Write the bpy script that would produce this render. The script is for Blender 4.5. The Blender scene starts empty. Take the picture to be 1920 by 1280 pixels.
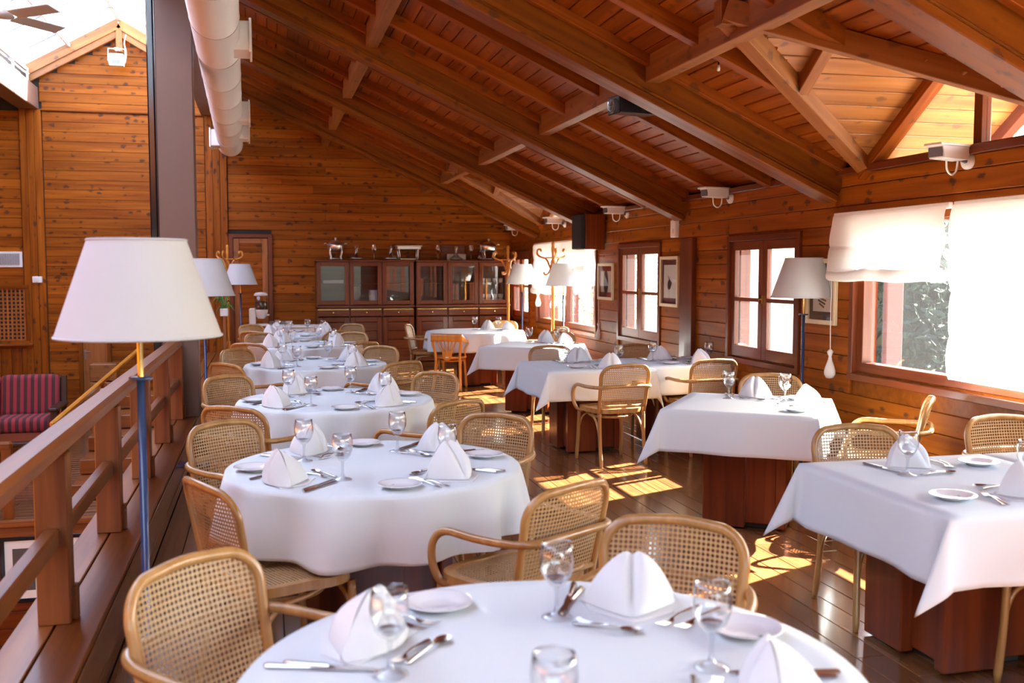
import bpy, bmesh, math, random
from mathutils import Vector, Matrix
random.seed(7)
PI = math.pi
SC = bpy.context.scene
COL = SC.collection

# ------------------------------------------------------------------ camera, sky, sun, exposure
cam = bpy.data.cameras.new('camera'); CAM = bpy.data.objects.new('camera', cam); COL.objects.link(CAM)
CAM.location = (0, 0, 1.6)
CAM.rotation_euler = (math.radians(90 - 4.075), 0, math.radians(-13.894))
cam.lens = 35.0; cam.sensor_width = 36.0; cam.clip_end = 300; cam.clip_start = 0.05
cam.dof.use_dof = True; cam.dof.focus_distance = 7.0; cam.dof.aperture_fstop = 3.2
SC.camera = CAM

SC.view_settings.view_transform = 'Standard'; SC.view_settings.look = 'None'
SC.view_settings.gamma = 1.0; SC.view_settings.use_curve_mapping = False
SC.view_settings.exposure = 2.0

SUN_FROM = Vector((1.0, 0.42, 0.80)).normalized()
w = bpy.data.worlds.new('world'); SC.world = w; w.use_nodes = True
wn = w.node_tree; bg = wn.nodes['Background']
sky = wn.nodes.new('ShaderNodeTexSky'); sky.sky_type = 'NISHITA'; sky.sun_disc = False
sky.sun_elevation = math.asin(SUN_FROM.z); sky.sun_rotation = math.atan2(SUN_FROM.x, SUN_FROM.y)
sky.air_density = 1.0; sky.dust_density = 3.0; sky.ozone_density = 1.0
hsv = wn.nodes.new('ShaderNodeHueSaturation'); hsv.inputs['Saturation'].default_value = 1.05
wn.links.new(sky.outputs[0], hsv.inputs['Color']); wn.links.new(hsv.outputs[0], bg.inputs[0])
bg.inputs[1].default_value = 0.62

sl = bpy.data.lights.new('sun', 'SUN'); sl.energy = 38.0; sl.angle = math.radians(0.6); sl.color = (1.0, 0.96, 0.88)
so = bpy.data.objects.new('sun', sl); COL.objects.link(so)
so.rotation_euler = (-SUN_FROM).to_track_quat('-Z', 'Y').to_euler()

def portal(loc, size, normal):
    l = bpy.data.lights.new('window_portal', 'AREA'); l.shape = 'RECTANGLE'; l.size, l.size_y = size
    l.cycles.is_portal = True
    o = bpy.data.objects.new('window_portal', l); COL.objects.link(o); o.location = loc
    if normal[2] == 0: o.rotation_euler = Vector(normal).to_track_quat('-Z', 'Y').to_euler()
SC.cycles.max_bounces = 10; SC.cycles.diffuse_bounces = 5; SC.cycles.glossy_bounces = 4
SC.cycles.transmission_bounces = 6; SC.cycles.transparent_max_bounces = 32
SC.cycles.caustics_reflective = False; SC.cycles.caustics_refractive = False
SC.cycles.sample_clamp_indirect = 6.0; SC.cycles.blur_glossy = 0.5

# ------------------------------------------------------------------ helpers
def srgb(r, g, b):
    f = lambda c: (c/255/12.92 if c/255 <= .04045 else ((c/255+.055)/1.055)**2.4)
    return (f(r), f(g), f(b), 1.0)

class MB:
    """collects vertices and faces; build() links them as one mesh object"""
    def __init__(s): s.v = []; s.f = []; s.uv = None
    def add(s, V, F):
        n = len(s.v); s.v += [tuple(p) for p in V]; s.f += [tuple(i+n for i in q) for q in F]; return s
    def box(s, x0, x1, y0, y1, z0, z1, c=0.0):
        if x0 > x1: x0, x1 = x1, x0
        if y0 > y1: y0, y1 = y1, y0
        if z0 > z1: z0, z1 = z1, z0
        c = min(c, (x1-x0)*.45, (y1-y0)*.45, (z1-z0)*.45)
        if c <= 0:
            V = [(x, y, z) for x in (x0, x1) for y in (y0, y1) for z in (z0, z1)]
            return s.add(V, [(0,1,3,2),(4,6,7,5),(0,4,5,1),(2,3,7,6),(0,2,6,4),(1,5,7,3)])
        V = []; F = []; idx = {}
        X = (x0, x1); Y = (y0, y1); Z = (z0, z1); sg = (1, -1)
        for i in (0,1):
            for j in (0,1):
                for k in (0,1):
                    idx[i,j,k,0] = len(V); V.append((X[i], Y[j]+sg[j]*c, Z[k]+sg[k]*c))
                    idx[i,j,k,1] = len(V); V.append((X[i]+sg[i]*c, Y[j], Z[k]+sg[k]*c))
                    idx[i,j,k,2] = len(V); V.append((X[i]+sg[i]*c, Y[j]+sg[j]*c, Z[k]))
        g = lambda i,j,k,a: idx[i,j,k,a]
        for i in (0,1):
            q = [g(i,0,0,0), g(i,1,0,0), g(i,1,1,0), g(i,0,1,0)]; F.append(q if i else q[::-1])
            q = [g(0,i,0,1), g(1,i,0,1), g(1,i,1,1), g(0,i,1,1)]; F.append(q[::-1] if i else q)
            q = [g(0,0,i,2), g(1,0,i,2), g(1,1,i,2), g(0,1,i,2)]; F.append(q if i else q[::-1])
        for a in (0,1):
            for b in (0,1):
                F.append([g(a,b,0,0), g(a,b,1,0), g(a,b,1,1), g(a,b,0,1)])
                F.append([g(a,0,b,0), g(a,1,b,0), g(a,1,b,2), g(a,0,b,2)])
                F.append([g(0,a,b,1), g(1,a,b,1), g(1,a,b,2), g(0,a,b,2)])
        for i in (0,1):
            for j in (0,1):
                for k in (0,1): F.append([g(i,j,k,0), g(i,j,k,1), g(i,j,k,2)])
        return s.add(V, F)
    def tube(s, pts, r, n=8, closed=False, flat=1.0, cap=True, up=None):
        P = [Vector(p) for p in pts]; m = len(P)
        R = r if isinstance(r, (list, tuple)) else [r]*m
        T = []
        for i in range(m):
            a = P[(i-1) % m] if (closed or i > 0) else P[i]; b = P[(i+1) % m] if (closed or i < m-1) else P[i]
            T.append((b-a).normalized())
        N = Vector(up) if up else (Vector((0,0,1)) if abs(T[0].z) < .9 else Vector((1,0,0)))
        V = []
        for i in range(m):
            N = (N - T[i]*N.dot(T[i]))
            if N.length < 1e-6: N = T[i].orthogonal()
            N.normalize(); B = T[i].cross(N)
            for k in range(n):
                a = 2*PI*k/n
                V.append(P[i] + N*(math.cos(a)*R[i]) + B*(math.sin(a)*R[i]*flat))
        F = []
        for i in range(m if closed else m-1):
            j = (i+1) % m
            for k in range(n):
                l = (k+1) % n
                F.append((i*n+k, i*n+l, j*n+l, j*n+k))
        if cap and not closed:
            F.append(tuple(range(n))[::-1]); F.append(tuple((m-1)*n+k for k in range(n)))
        return s.add(V, F)
    def lathe(s, prof, n=24, o=(0,0,0)):
        V = []; F = []; m = len(prof)
        for r, z in prof:
            for k in range(n):
                a = 2*PI*k/n; V.append((o[0]+r*math.cos(a), o[1]+r*math.sin(a), o[2]+z))
        for i in range(m-1):
            for k in range(n):
                l = (k+1) % n; F.append((i*n+k, i*n+l, (i+1)*n+l, (i+1)*n+k))
        return s.add(V, F)
    def prism(s, out, t0, t1, axis='z'):
        """extrude a 2-D outline between t0 and t1 along an axis"""
        f = {'z': lambda p, t: (p[0], p[1], t), 'y': lambda p, t: (p[0], t, p[1]), 'x': lambda p, t: (t, p[0], p[1])}[axis]
        n = len(out); V = [f(p, t0) for p in out] + [f(p, t1) for p in out]
        F = [tuple(range(n))[::-1], tuple(range(n, 2*n))]
        F += [(i, (i+1) % n, n+(i+1) % n, n+i) for i in range(n)]
        return s.add(V, F)
    def grid(s, fn, nu, nv):
        V = [fn(i/nu, j/nv) for j in range(nv+1) for i in range(nu+1)]
        F = [(j*(nu+1)+i, j*(nu+1)+i+1, (j+1)*(nu+1)+i+1, (j+1)*(nu+1)+i) for j in range(nv) for i in range(nu)]
        return s.add(V, F)
    def mesh(s, name, mat, smooth=False, uv=None, fix=True):
        me = bpy.data.meshes.new(name); me.from_pydata(s.v, [], s.f); me.update()
        if fix:
            b = bmesh.new(); b.from_mesh(me); bmesh.ops.recalc_face_normals(b, faces=b.faces); b.to_mesh(me); b.free()
        if mat: me.materials.append(mat)
        if smooth:
            me.polygons.foreach_set('use_smooth', [True]*len(me.polygons))
            if smooth == 'auto': me.set_sharp_from_angle(angle=math.radians(40))
        if uv:
            L = me.uv_layers.new(name='uv')
            for lp in me.loops: L.data[lp.index].uv = uv(me.vertices[lp.vertex_index].co)
        return me
    def build(s, name, mat, parent=None, smooth=False, uv=None, loc=None, rz=0, fix=True):
        return link(name, s.mesh(name, mat, smooth, uv, fix), parent, loc, rz)

def link(name, me, parent=None, loc=None, rz=0):
    o = bpy.data.objects.new(name, me); COL.objects.link(o)
    if parent: o.parent = parent
    if loc: o.location = loc
    if rz: o.rotation_euler = (0, 0, rz)
    return o
def tag(o, label=None, cat=None, group=None, kind=None):
    if label: o['label'] = label
    if cat: o['category'] = cat
    if group: o['group'] = group
    if kind: o['kind'] = kind
    return o
def thing(name, label, cat, loc=(0,0,0), rz=0, group=None):
    o = bpy.data.objects.new(name, None); COL.objects.link(o); o.empty_display_size = .1
    o.location = loc; o.rotation_euler = (0, 0, rz)
    return tag(o, label, cat, group)
def struct(name, label, mb=None, mat=None):
    o = mb.build(name, mat) if mb else bpy.data.objects.new(name, None)
    if not mb: COL.objects.link(o)
    return tag(o, label, None, None, 'structure')
def copy_tree(o, parent=None):
    c = o.copy(); COL.objects.link(c)
    if parent: c.parent = parent
    for ch in o.children: copy_tree(ch, c)
    return c
_cache = {}
def beam(name, a, b, wd, hg, mat, parent=None, up=(0,0,1), c=0.004):
    """a straight timber from a to b (centre line), local X along its length; shares mesh data between alike pieces"""
    a = Vector(a); b = Vector(b); L = (b-a).length
    key = (round(L, 3), round(wd, 4), round(hg, 4), mat.name, c)
    if key not in _cache:
        _cache[key] = MB().box(0, L, -wd/2, wd/2, -hg/2, hg/2, c).mesh(name, mat)
    o = link(name, _cache[key], parent)
    x = (b-a).normalized(); z = Vector(up); z = (z - x*z.dot(x)).normalized(); y = z.cross(x)
    M = Matrix((x, y, z)).transposed().to_4x4(); M.translation = a
    o.matrix_local = M
    return o
def spline(pts, n=6, closed=False):
    """Catmull-Rom through points"""
    P = [Vector(p) for p in pts]; m = len(P); out = []
    for i in range(m if closed else m-1):
        p0 = P[(i-1) % m] if (closed or i) else P[0]*2-P[1]
        p1 = P[i]; p2 = P[(i+1) % m]
        p3 = P[(i+2) % m] if (closed or i < m-2) else P[m-1]*2-P[m-2]
        for k in range(n):
            t = k/n
            out.append(.5*((2*p1)+(p2-p0)*t+(2*p0-5*p1+4*p2-p3)*t*t+(3*p1-p0-3*p2+p3)*t**3))
    if not closed: out.append(P[-1])
    return out

# ------------------------------------------------------------------ materials
MATS = {}
def newmat(name):
    m = bpy.data.materials.new(name); m.use_nodes = True; MATS[name] = m
    nt = m.node_tree; return m, nt, nt.nodes['Principled BSDF'], nt.nodes, nt.links
def plain(name, col, rough=.5, metal=0, bump=0, bscale=200, coat=0, spec=.5):
    m, nt, b, N, L = newmat(name)
    b.inputs['Base Color'].default_value = col; b.inputs['Roughness'].default_value = rough; b.inputs['Metallic'].default_value = metal
    b.inputs['Coat Weight'].default_value = coat; b.inputs['Specular IOR Level'].default_value = spec
    if bump:
        t = N.new('ShaderNodeTexNoise'); t.inputs['Scale'].default_value = bscale
        tc = N.new('ShaderNodeTexCoord'); L.new(tc.outputs['Object'], t.inputs['Vector'])
        bp = N.new('ShaderNodeBump'); bp.inputs['Strength'].default_value = bump; bp.inputs['Distance'].default_value = .002
        L.new(t.outputs['Fac'], bp.inputs['Height']); L.new(bp.outputs[0], b.inputs['Normal'])
    return m
def wood(name, c1, c2, rough=.35, axis=0, knots=0.0, tint=.25, coat=0.0, fine=18, knotcol=(58,38,30), spec=.5):
    """long-grained timber; the grain runs along one local axis, every board gets its own tint and offset"""
    m, nt, b, N, L = newmat(name)
    tc = N.new('ShaderNodeTexCoord'); oi = N.new('ShaderNodeObjectInfo')
    off = N.new('ShaderNodeVectorMath'); off.operation = 'MULTIPLY_ADD'
    off.inputs[1].default_value = (37, 53, 71)
    cx = N.new('ShaderNodeCombineXYZ')
    for i in range(3): L.new(oi.outputs['Random'], cx.inputs[i])
    L.new(cx.outputs[0], off.inputs[0]); L.new(tc.outputs['Object'], off.inputs[2])
    mp = N.new('ShaderNodeMapping'); s = [fine]*3; s[axis] = .9; mp.inputs['Scale'].default_value = s
    L.new(off.outputs[0], mp.inputs['Vector'])
    n1 = N.new('ShaderNodeTexNoise'); n1.inputs['Scale'].default_value = 1; n1.inputs['Detail'].default_value = 5; n1.inputs['Distortion'].default_value = .6
    L.new(mp.outputs[0], n1.inputs['Vector'])
    rp = N.new('ShaderNodeValToRGB'); rp.color_ramp.elements[0].position = .3; rp.color_ramp.elements[1].position = .72
    rp.color_ramp.elements[0].color = c1; rp.color_ramp.elements[1].color = c2
    L.new(n1.outputs['Fac'], rp.inputs[0]); col = rp.outputs[0]
    if knots:
        mk = N.new('ShaderNodeMapping'); s = [13.0]*3; s[axis] = 8.0; mk.inputs['Scale'].default_value = s
        L.new(off.outputs[0], mk.inputs['Vector'])
        nd = N.new('ShaderNodeTexNoise'); nd.inputs['Scale'].default_value = 1.7; nd.inputs['Detail'].default_value = 4; L.new(mk.outputs[0], nd.inputs['Vector'])
        ad = N.new('ShaderNodeVectorMath'); ad.operation = 'MULTIPLY_ADD'; ad.inputs[1].default_value = (1.0,.8,.8)
        L.new(nd.outputs['Color'], ad.inputs[0]); L.new(mk.outputs[0], ad.inputs[2])
        vo = N.new('ShaderNodeTexVoronoi'); vo.inputs['Scale'].default_value = 1.0; L.new(ad.outputs[0], vo.inputs['Vector'])
        sep = N.new('ShaderNodeSeparateColor'); L.new(vo.outputs['Color'], sep.inputs[0])
        thr = N.new('ShaderNodeMapRange'); thr.inputs[1].default_value = .35; thr.inputs[2].default_value = 1.0; thr.inputs[3].default_value = .0; thr.inputs[4].default_value = .40
        L.new(sep.outputs[0], thr.inputs[0])
        df = N.new('ShaderNodeMath'); df.operation = 'SUBTRACT'; L.new(thr.outputs[0], df.inputs[0]); L.new(vo.outputs['Distance'], df.inputs[1])
        mr = N.new('ShaderNodeMapRange'); mr.inputs[1].default_value = -.06; mr.inputs[2].default_value = .12; mr.inputs[3].default_value = 0; mr.inputs[4].default_value = knots
        L.new(df.outputs[0], mr.inputs[0])
        mx = N.new('ShaderNodeMix'); mx.data_type = 'RGBA'; mx.inputs['B'].default_value = srgb(*knotcol)
        L.new(mr.outputs[0], mx.inputs['Factor']); L.new(col, mx.inputs['A']); col = mx.outputs['Result']
    if tint:
        hs = N.new('ShaderNodeHueSaturation'); v = N.new('ShaderNodeMapRange')
        v.inputs[3].default_value = 1-tint; v.inputs[4].default_value = 1+tint
        L.new(oi.outputs['Random'], v.inputs[0]); L.new(v.outputs[0], hs.inputs['Value']); L.new(col, hs.inputs['Color']); col = hs.outputs[0]
    L.new(col, b.inputs['Base Color'])
    b.inputs['Roughness'].default_value = rough; b.inputs['Coat Weight'].default_value = coat; b.inputs['Coat Roughness'].default_value = .12
    b.inputs['Specular IOR Level'].default_value = spec
    bp = N.new('ShaderNodeBump'); bp.inputs['Strength'].default_value = .12; bp.inputs['Distance'].default_value = .003
    L.new(n1.outputs['Fac'], bp.inputs['Height']); L.new(bp.outputs[0], b.inputs['Normal'])
    return m
def cloth(name, col, trans=.25, rough=.85, bscale=900, bump=.1):
    m, nt, b, N, L = newmat(name)
    b.inputs['Base Color'].default_value = col; b.inputs['Roughness'].default_value = rough; b.inputs['Specular IOR Level'].default_value = .2
    t = N.new('ShaderNodeTexNoise'); t.inputs['Scale'].default_value = 9; t.inputs['Detail'].default_value = 3
    tc = N.new('ShaderNodeTexCoord'); L.new(tc.outputs['Object'], t.inputs['Vector'])
    bp = N.new('ShaderNodeBump'); bp.inputs['Strength'].default_value = bump; bp.inputs['Distance'].default_value = .02
    L.new(t.outputs['Fac'], bp.inputs['Height']); L.new(bp.outputs[0], b.inputs['Normal'])
    tr = N.new('ShaderNodeBsdfTranslucent'); tr.inputs[0].default_value = col
    mx = N.new('ShaderNodeMixShader'); mx.inputs[0].default_value = trans
    L.new(b.outputs[0], mx.inputs[1]); L.new(tr.outputs[0], mx.inputs[2]); L.new(mx.outputs[0], N['Material Output'].inputs[0])
    return m
def thin_glass(name, tint=(1,1,1,1), refl=1.0, haze=0.0, rough=0.0, edge=0.0):
    m, nt, b, N, L = newmat(name); N.remove(b)
    tr = N.new('ShaderNodeBsdfTransparent'); tr.inputs[0].default_value = tint
    gl = N.new('ShaderNodeBsdfGlossy'); gl.inputs['Roughness'].default_value = rough
    lw = N.new('ShaderNodeLayerWeight'); lw.inputs['Blend'].default_value = .5
    pw = N.new('ShaderNodeMath'); pw.operation = 'POWER'; pw.inputs[1].default_value = 3.5; L.new(lw.outputs['Facing'], pw.inputs[0])
    mu = N.new('ShaderNodeMath'); mu.operation = 'MULTIPLY_ADD'; mu.inputs[1].default_value = .75*refl; mu.inputs[2].default_value = .045*refl; mu.use_clamp = True
    L.new(pw.outputs[0], mu.inputs[0])
    mx = N.new('ShaderNodeMixShader'); L.new(mu.outputs[0], mx.inputs[0]); L.new(tr.outputs[0], mx.inputs[1]); L.new(gl.outputs[0], mx.inputs[2])
    out = mx.outputs[0]
    if haze:
        di = N.new('ShaderNodeBsdfTranslucent'); di.inputs[0].default_value = (.95,.96,1,1)
        m2 = N.new('ShaderNodeMixShader'); m2.inputs[0].default_value = haze
        L.new(out, m2.inputs[1]); L.new(di.outputs[0], m2.inputs[2]); out = m2.outputs[0]
    L.new(out, N['Material Output'].inputs[0])
    return m
def cane(name):
    """woven cane: an open grid of strands with octagonal holes, laid out in the panel's own metric UV"""
    m, nt, b, N, L = newmat(name)
    uv = N.new('ShaderNodeUVMap'); uv.uv_map = 'uv'
    sc = N.new('ShaderNodeVectorMath'); sc.operation = 'SCALE'; sc.inputs['Scale'].default_value = 1/.0150
    L.new(uv.outputs[0], sc.inputs[0])
    fr = N.new('ShaderNodeVectorMath'); fr.operation = 'FRACTION'; L.new(sc.outputs[0], fr.inputs[0])
    sb = N.new('ShaderNodeVectorMath'); sb.operation = 'SUBTRACT'; sb.inputs[1].default_value = (.5,.5,0); L.new(fr.outputs[0], sb.inputs[0])
    ab = N.new('ShaderNodeVectorMath'); ab.operation = 'ABSOLUTE'; L.new(sb.outputs[0], ab.inputs[0])
    sx = N.new('ShaderNodeSeparateXYZ'); L.new(ab.outputs[0], sx.inputs[0])
    mxm = N.new('ShaderNodeMath'); mxm.operation = 'MAXIMUM'; L.new(sx.outputs[0], mxm.inputs[0]); L.new(sx.outputs[1], mxm.inputs[1])
    sm = N.new('ShaderNodeMath'); sm.operation = 'ADD'; L.new(sx.outputs[0], sm.inputs[0]); L.new(sx.outputs[1], sm.inputs[1])
    s2 = N.new('ShaderNodeMath'); s2.operation = 'MULTIPLY'; s2.inputs[1].default_value = .74; L.new(sm.outputs[0], s2.inputs[0])
    oc = N.new('ShaderNodeMath'); oc.operation = 'MAXIMUM'; L.new(mxm.outputs[0], oc.inputs[0]); L.new(s2.outputs[0], oc.inputs[1])
    lt = N.new('ShaderNodeMath'); lt.operation = 'GREATER_THAN'; lt.inputs[1].default_value = .285; L.new(oc.outputs[0], lt.inputs[0])
    rp = N.new('ShaderNodeValToRGB'); rp.color_ramp.elements[0].position = .28; rp.color_ramp.elements[0].color = srgb(128,94,56)
    rp.color_ramp.elements[1].position = .5; rp.color_ramp.elements[1].color = srgb(182,148,102); L.new(oc.outputs[0], rp.inputs[0])
    oi = N.new('ShaderNodeObjectInfo'); hs = N.new('ShaderNodeHueSaturation'); v = N.new('ShaderNodeMapRange'); v.inputs[3].default_value = .85; v.inputs[4].default_value = 1.1
    L.new(oi.outputs['Random'], v.inputs[0]); L.new(v.outputs[0], hs.inputs['Value']); L.new(rp.outputs[0], hs.inputs['Color'])
    L.new(hs.outputs[0], b.inputs['Base Color']); b.inputs['Roughness'].default_value = .45
    bp = N.new('ShaderNodeBump'); bp.inputs['Strength'].default_value = .4; bp.inputs['Distance'].default_value = .002; L.new(oc.outputs[0], bp.inputs['Height']); L.new(bp.outputs[0], b.inputs['Normal'])
    tr = N.new('ShaderNodeBsdfTransparent'); mx = N.new('ShaderNodeMixShader')
    L.new(lt.outputs[0], mx.inputs[0]); L.new(tr.outputs[0], mx.inputs[1]); L.new(b.outputs[0], mx.inputs[2]); L.new(mx.outputs[0], N['Material Output'].inputs[0])
    return m
def striped(name, ca, cb, scale):
    m, nt, b, N, L = newmat(name)
    tc = N.new('ShaderNodeTexCoord'); wv = N.new('ShaderNodeTexWave'); wv.bands_direction = 'X'; wv.inputs['Scale'].default_value = scale
    L.new(tc.outputs['Object'], wv.inputs['Vector'])
    rp = N.new('ShaderNodeValToRGB'); rp.color_ramp.interpolation = 'CONSTANT'; rp.color_ramp.elements[0].color = ca; rp.color_ramp.elements[1].color = cb; rp.color_ramp.elements[1].position = .5
    L.new(wv.outputs['Fac'], rp.inputs[0]); L.new(rp.outputs[0], b.inputs['Base Color']); b.inputs['Roughness'].default_value = .9
    return m
def foliage(name, c1, c2):
    m, nt, b, N, L = newmat(name)
    tc = N.new('ShaderNodeTexCoord'); t = N.new('ShaderNodeTexNoise'); t.inputs['Scale'].default_value = 6; L.new(tc.outputs['Object'], t.inputs['Vector'])
    rp = N.new('ShaderNodeValToRGB'); rp.color_ramp.elements[0].color = c1; rp.color_ramp.elements[1].color = c2; rp.color_ramp.elements[0].position = .35; rp.color_ramp.elements[1].position = .65
    L.new(t.outputs['Fac'], rp.inputs[0]); L.new(rp.outputs[0], b.inputs['Base Color']); b.inputs['Roughness'].default_value = .7
    return m

W_WALL  = wood('stained_wall_board', srgb(118,56,9), srgb(160,88,20), .42, knots=.8, tint=.18, spec=.12)
W_CEIL  = wood('stained_ceiling_board', srgb(112,50,9), srgb(146,75,18), .45, knots=.5, tint=.15, spec=.12)
W_BEAM  = wood('stained_beam', srgb(100,46,7), srgb(136,73,15), .38, knots=.55, tint=.08, fine=14, spec=.15)
W_STRUT = wood('pale_strut', srgb(119,65,26), srgb(151,93,43), .5, knots=.5, tint=.06, spec=.25)
W_TRIM  = wood('window_frame_wood', srgb(88,38,18), srgb(119,58,29), .32, tint=.06, coat=.08, spec=.3)
W_TRIMZ = wood('upright_frame_wood', srgb(98,42,24), srgb(132,64,38), .3, axis=2, tint=.06, coat=.2)
W_FLOOR = wood('floor_board', srgb(86,50,26), srgb(128,82,46), .2, knots=.25, tint=.22, coat=.5, fine=22)
W_RAIL  = wood('railing_wood', srgb(107,53,16), srgb(143,81,30), .38, tint=.06, coat=.12, fine=20, spec=.3)
W_CAB   = wood('mahogany_x', srgb(85,35,10), srgb(121,57,20), .3, tint=.06, coat=.15, fine=26, spec=.3)
W_CABZ  = wood('mahogany_z', srgb(92,38,11), srgb(132,62,22), .3, axis=2, tint=.06, coat=.15, fine=26, spec=.3)
W_PED   = wood('pedestal_wood', srgb(84,32,12), srgb(126,54,22), .3, axis=2, tint=.08, coat=.15, fine=16, spec=.3)
W_BENT  = wood('bentwood', srgb(153,108,56), srgb(184,140,84), .32, axis=2, tint=.1, coat=.25, fine=24)
W_FAN   = wood('honey_bentwood', srgb(196,122,36), srgb(222,152,62), .3, axis=2, tint=.02, coat=.3, fine=24)
W_DOOR  = wood('door_board', srgb(128,70,24), srgb(166,98,42), .38, knots=.4, tint=.1)
W_DOORZ = wood('door_stile', srgb(128,70,24), srgb(166,98,42), .38, axis=2, knots=.2, tint=.1)
CANE    = cane('woven_cane')
M_CLOTH = cloth('white_tablecloth', (.75,.80,.82,1), .12)
M_NAP   = cloth('white_napkin', (.80,.81,.82,1), .15, bump=.25)
M_SHADE = cloth('lamp_shade_fabric', (.58,.61,.64,1), .16, bump=.02)
M_BLIND = cloth('roman_blind_fabric', (.84,.83,.81,1), .24, bump=.12)
M_GLASS = thin_glass('drinking_glass', (.97,.975,.98,1), 1.9)
M_STEM  = thin_glass('glass_stem', (.90,.91,.93,1), 2.6)
M_DECA  = thin_glass('decanter_glass', (.86,.88,.90,1), 5.0)
M_PANE  = thin_glass('window_pane', (.97,.98,.98,1), .7, haze=.003)
M_CPANE = thin_glass('cabinet_pane', (.93,.93,.92,1), .8)
M_PGLAS = thin_glass('picture_glass', (.98,.98,.98,1), 1.0)
M_POLY  = thin_glass('polycarbonate_sheet', (.84,.89,.96,1), .3, haze=.08)
M_STEEL = plain('polished_cutlery', (.64,.63,.62,1), .24, 1)
M_SILV  = plain('silver_plate', (.82,.79,.74,1), .28, 1)
M_PLATE = plain('white_china', (.80,.80,.80,1), .12, coat=.5)
M_GREEN = plain('green_emblem', srgb(30,110,70), .4)
M_WHITE = plain('white_enamel', (.78,.77,.75,1), .35)
M_DUCT  = plain('duct_paint', srgb(232,228,224), .38)
M_PAINT = plain('brown_steel_paint', srgb(108,80,68), .5)
M_BLACK = plain('black_gloss', (.012,.012,.014,1), .12)
M_GRILL = plain('speaker_cloth', (.015,.016,.02,1), .9)
M_BLUE  = plain('dark_blue_lacquer', srgb(38,62,104), .25, coat=.5)
M_BRASS = plain('brass', (.66,.46,.16,1), .25, 1)
M_CREAM = plain('cream_frame', srgb(214,196,160), .45)
M_PAPER = plain('picture_paper', (.78,.76,.72,1), .8)
M_MATR  = plain('red_mat', srgb(140,44,34), .8)
M_MATB  = plain('burgundy_mat', srgb(92,34,40), .8)
M_MATG  = plain('grey_mat', srgb(84,78,72), .8)
M_INK   = plain('ink', (.03,.028,.03,1), .7)
M_INKB  = plain('brown_ink', srgb(120,80,56), .7)
M_FANB  = plain('fan_blade', srgb(170,164,160), .5)
M_GREY  = plain('grey_metal', srgb(120,124,130), .4, .6)
M_DARK  = plain('dark_recess', (.02,.014,.01,1), .8)
M_RED   = plain('red_shutter_paint', srgb(96,30,20), .6)
M_SOFA  = striped('striped_upholstery', srgb(150,48,56), srgb(72,40,40), 3.6)
M_DKW   = plain('dark_oak', srgb(58,34,22), .35)
M_GROUND= plain('pale_gravel', srgb(205,200,184), .95)
M_HEDGE = foliage('conifer_needles', srgb(16,40,22), srgb(46,78,42))
M_BUSH  = foliage('blossom_leaves', srgb(120,132,84), srgb(196,196,160))
M_BARK  = plain('bark', srgb(84,70,58), .9)
M_COFFEE= plain('cereal', srgb(70,46,34), .8)
M_RIB   = plain('grey_glazing_bar', srgb(150,150,160), .5)
M_SCREEN= plain('blue_screen', srgb(40,80,170), .4)
M_ORANGE= plain('red_sign', srgb(200,30,40), .6)
M_STUCCO= plain('pale_stucco', srgb(226,220,206), .9)
# ------------------------------------------------------------------ room shell
R = 4.15; YB = 16.8; YF = -4.0; SL = 0.452
Z_BEAM, Z_CEIL = 2.07, 2.36                       # undersides of main beams and ceiling boards at the right wall
zb = lambda x: Z_BEAM + SL*(R-x)
zc = lambda x: Z_CEIL + SL*(R-x)
XS0, XS1, XRIDGE = -3.45, -0.80, -2.13            # skylight eaves and ridge
ZSE, ZSR = 4.66, 5.42
DORM = [(5.18, 1.13), (13.65, 1.13)]; XD = 2.55; ZD0, ZD1 = 2.31, 3.10

# upper floor: narrow planks along the room, each its own piece
fl = struct('floor', 'varnished brown plank floor of the upper dining level', MB().box(-.62, R, YF, YB, -.30, -.022), M_DARK)
PW = .135; row = 0; x = -.62
while x < R-.01:
    x1 = min(x+PW, R); y = YF - random.uniform(0, 1.8)
    while y < YB:
        L = random.choice((2.2, 2.4, 2.6, 3.0)); a, b = max(y, YF), min(y+L, YB)
        if b-a > .15: beam('plank', ((x+x1)/2, a+.0012, -.011), ((x+x1)/2, b-.0012, -.011), x1-x-.0035, .022, W_FLOOR, fl, c=.002)
        y += L
    x = x1

# back wall: horizontal boards in four fields, two boxed pilasters
bw = struct('wall_back', 'stained horizontal board wall at the far end')
back = MB(); back.box(-8.6, -3.45, YB, YB+.2, -2.8, 4.3).box(-3.45, -.8, YB, YB+.2, -2.8, 4.66).box(-.8, R+.2, YB, YB+.2, -2.8, 4.5)
back.prism([(XS0, ZSE), (XS1, ZSE), (XRIDGE, ZSR)], YB, YB+.2, 'y')
back.build('backing', M_DARK, bw)
PB = .148
def brd(x0, x1, z, y=YB, t=.02, h=PB, par=bw, mat=W_WALL):
    if x1-x0 < .08: return
    if x1-x0 > 2.6 and random.random() < .6:
        m = random.uniform(x0+.8, x1-.8); brd2(x0, m-.0008, z, y, t, h, par, mat); brd2(m+.0008, x1, z, y, t, h, par, mat)
    else: brd2(x0, x1, z, y, t, h, par, mat)
def brd2(x0, x1, z, y, t, h, par, mat): beam('board', (x0, y-t/2, z+h/2), (x1, y-t/2, z+h/2), t, h-.004, mat, par, c=.003)
z = -.85
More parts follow.
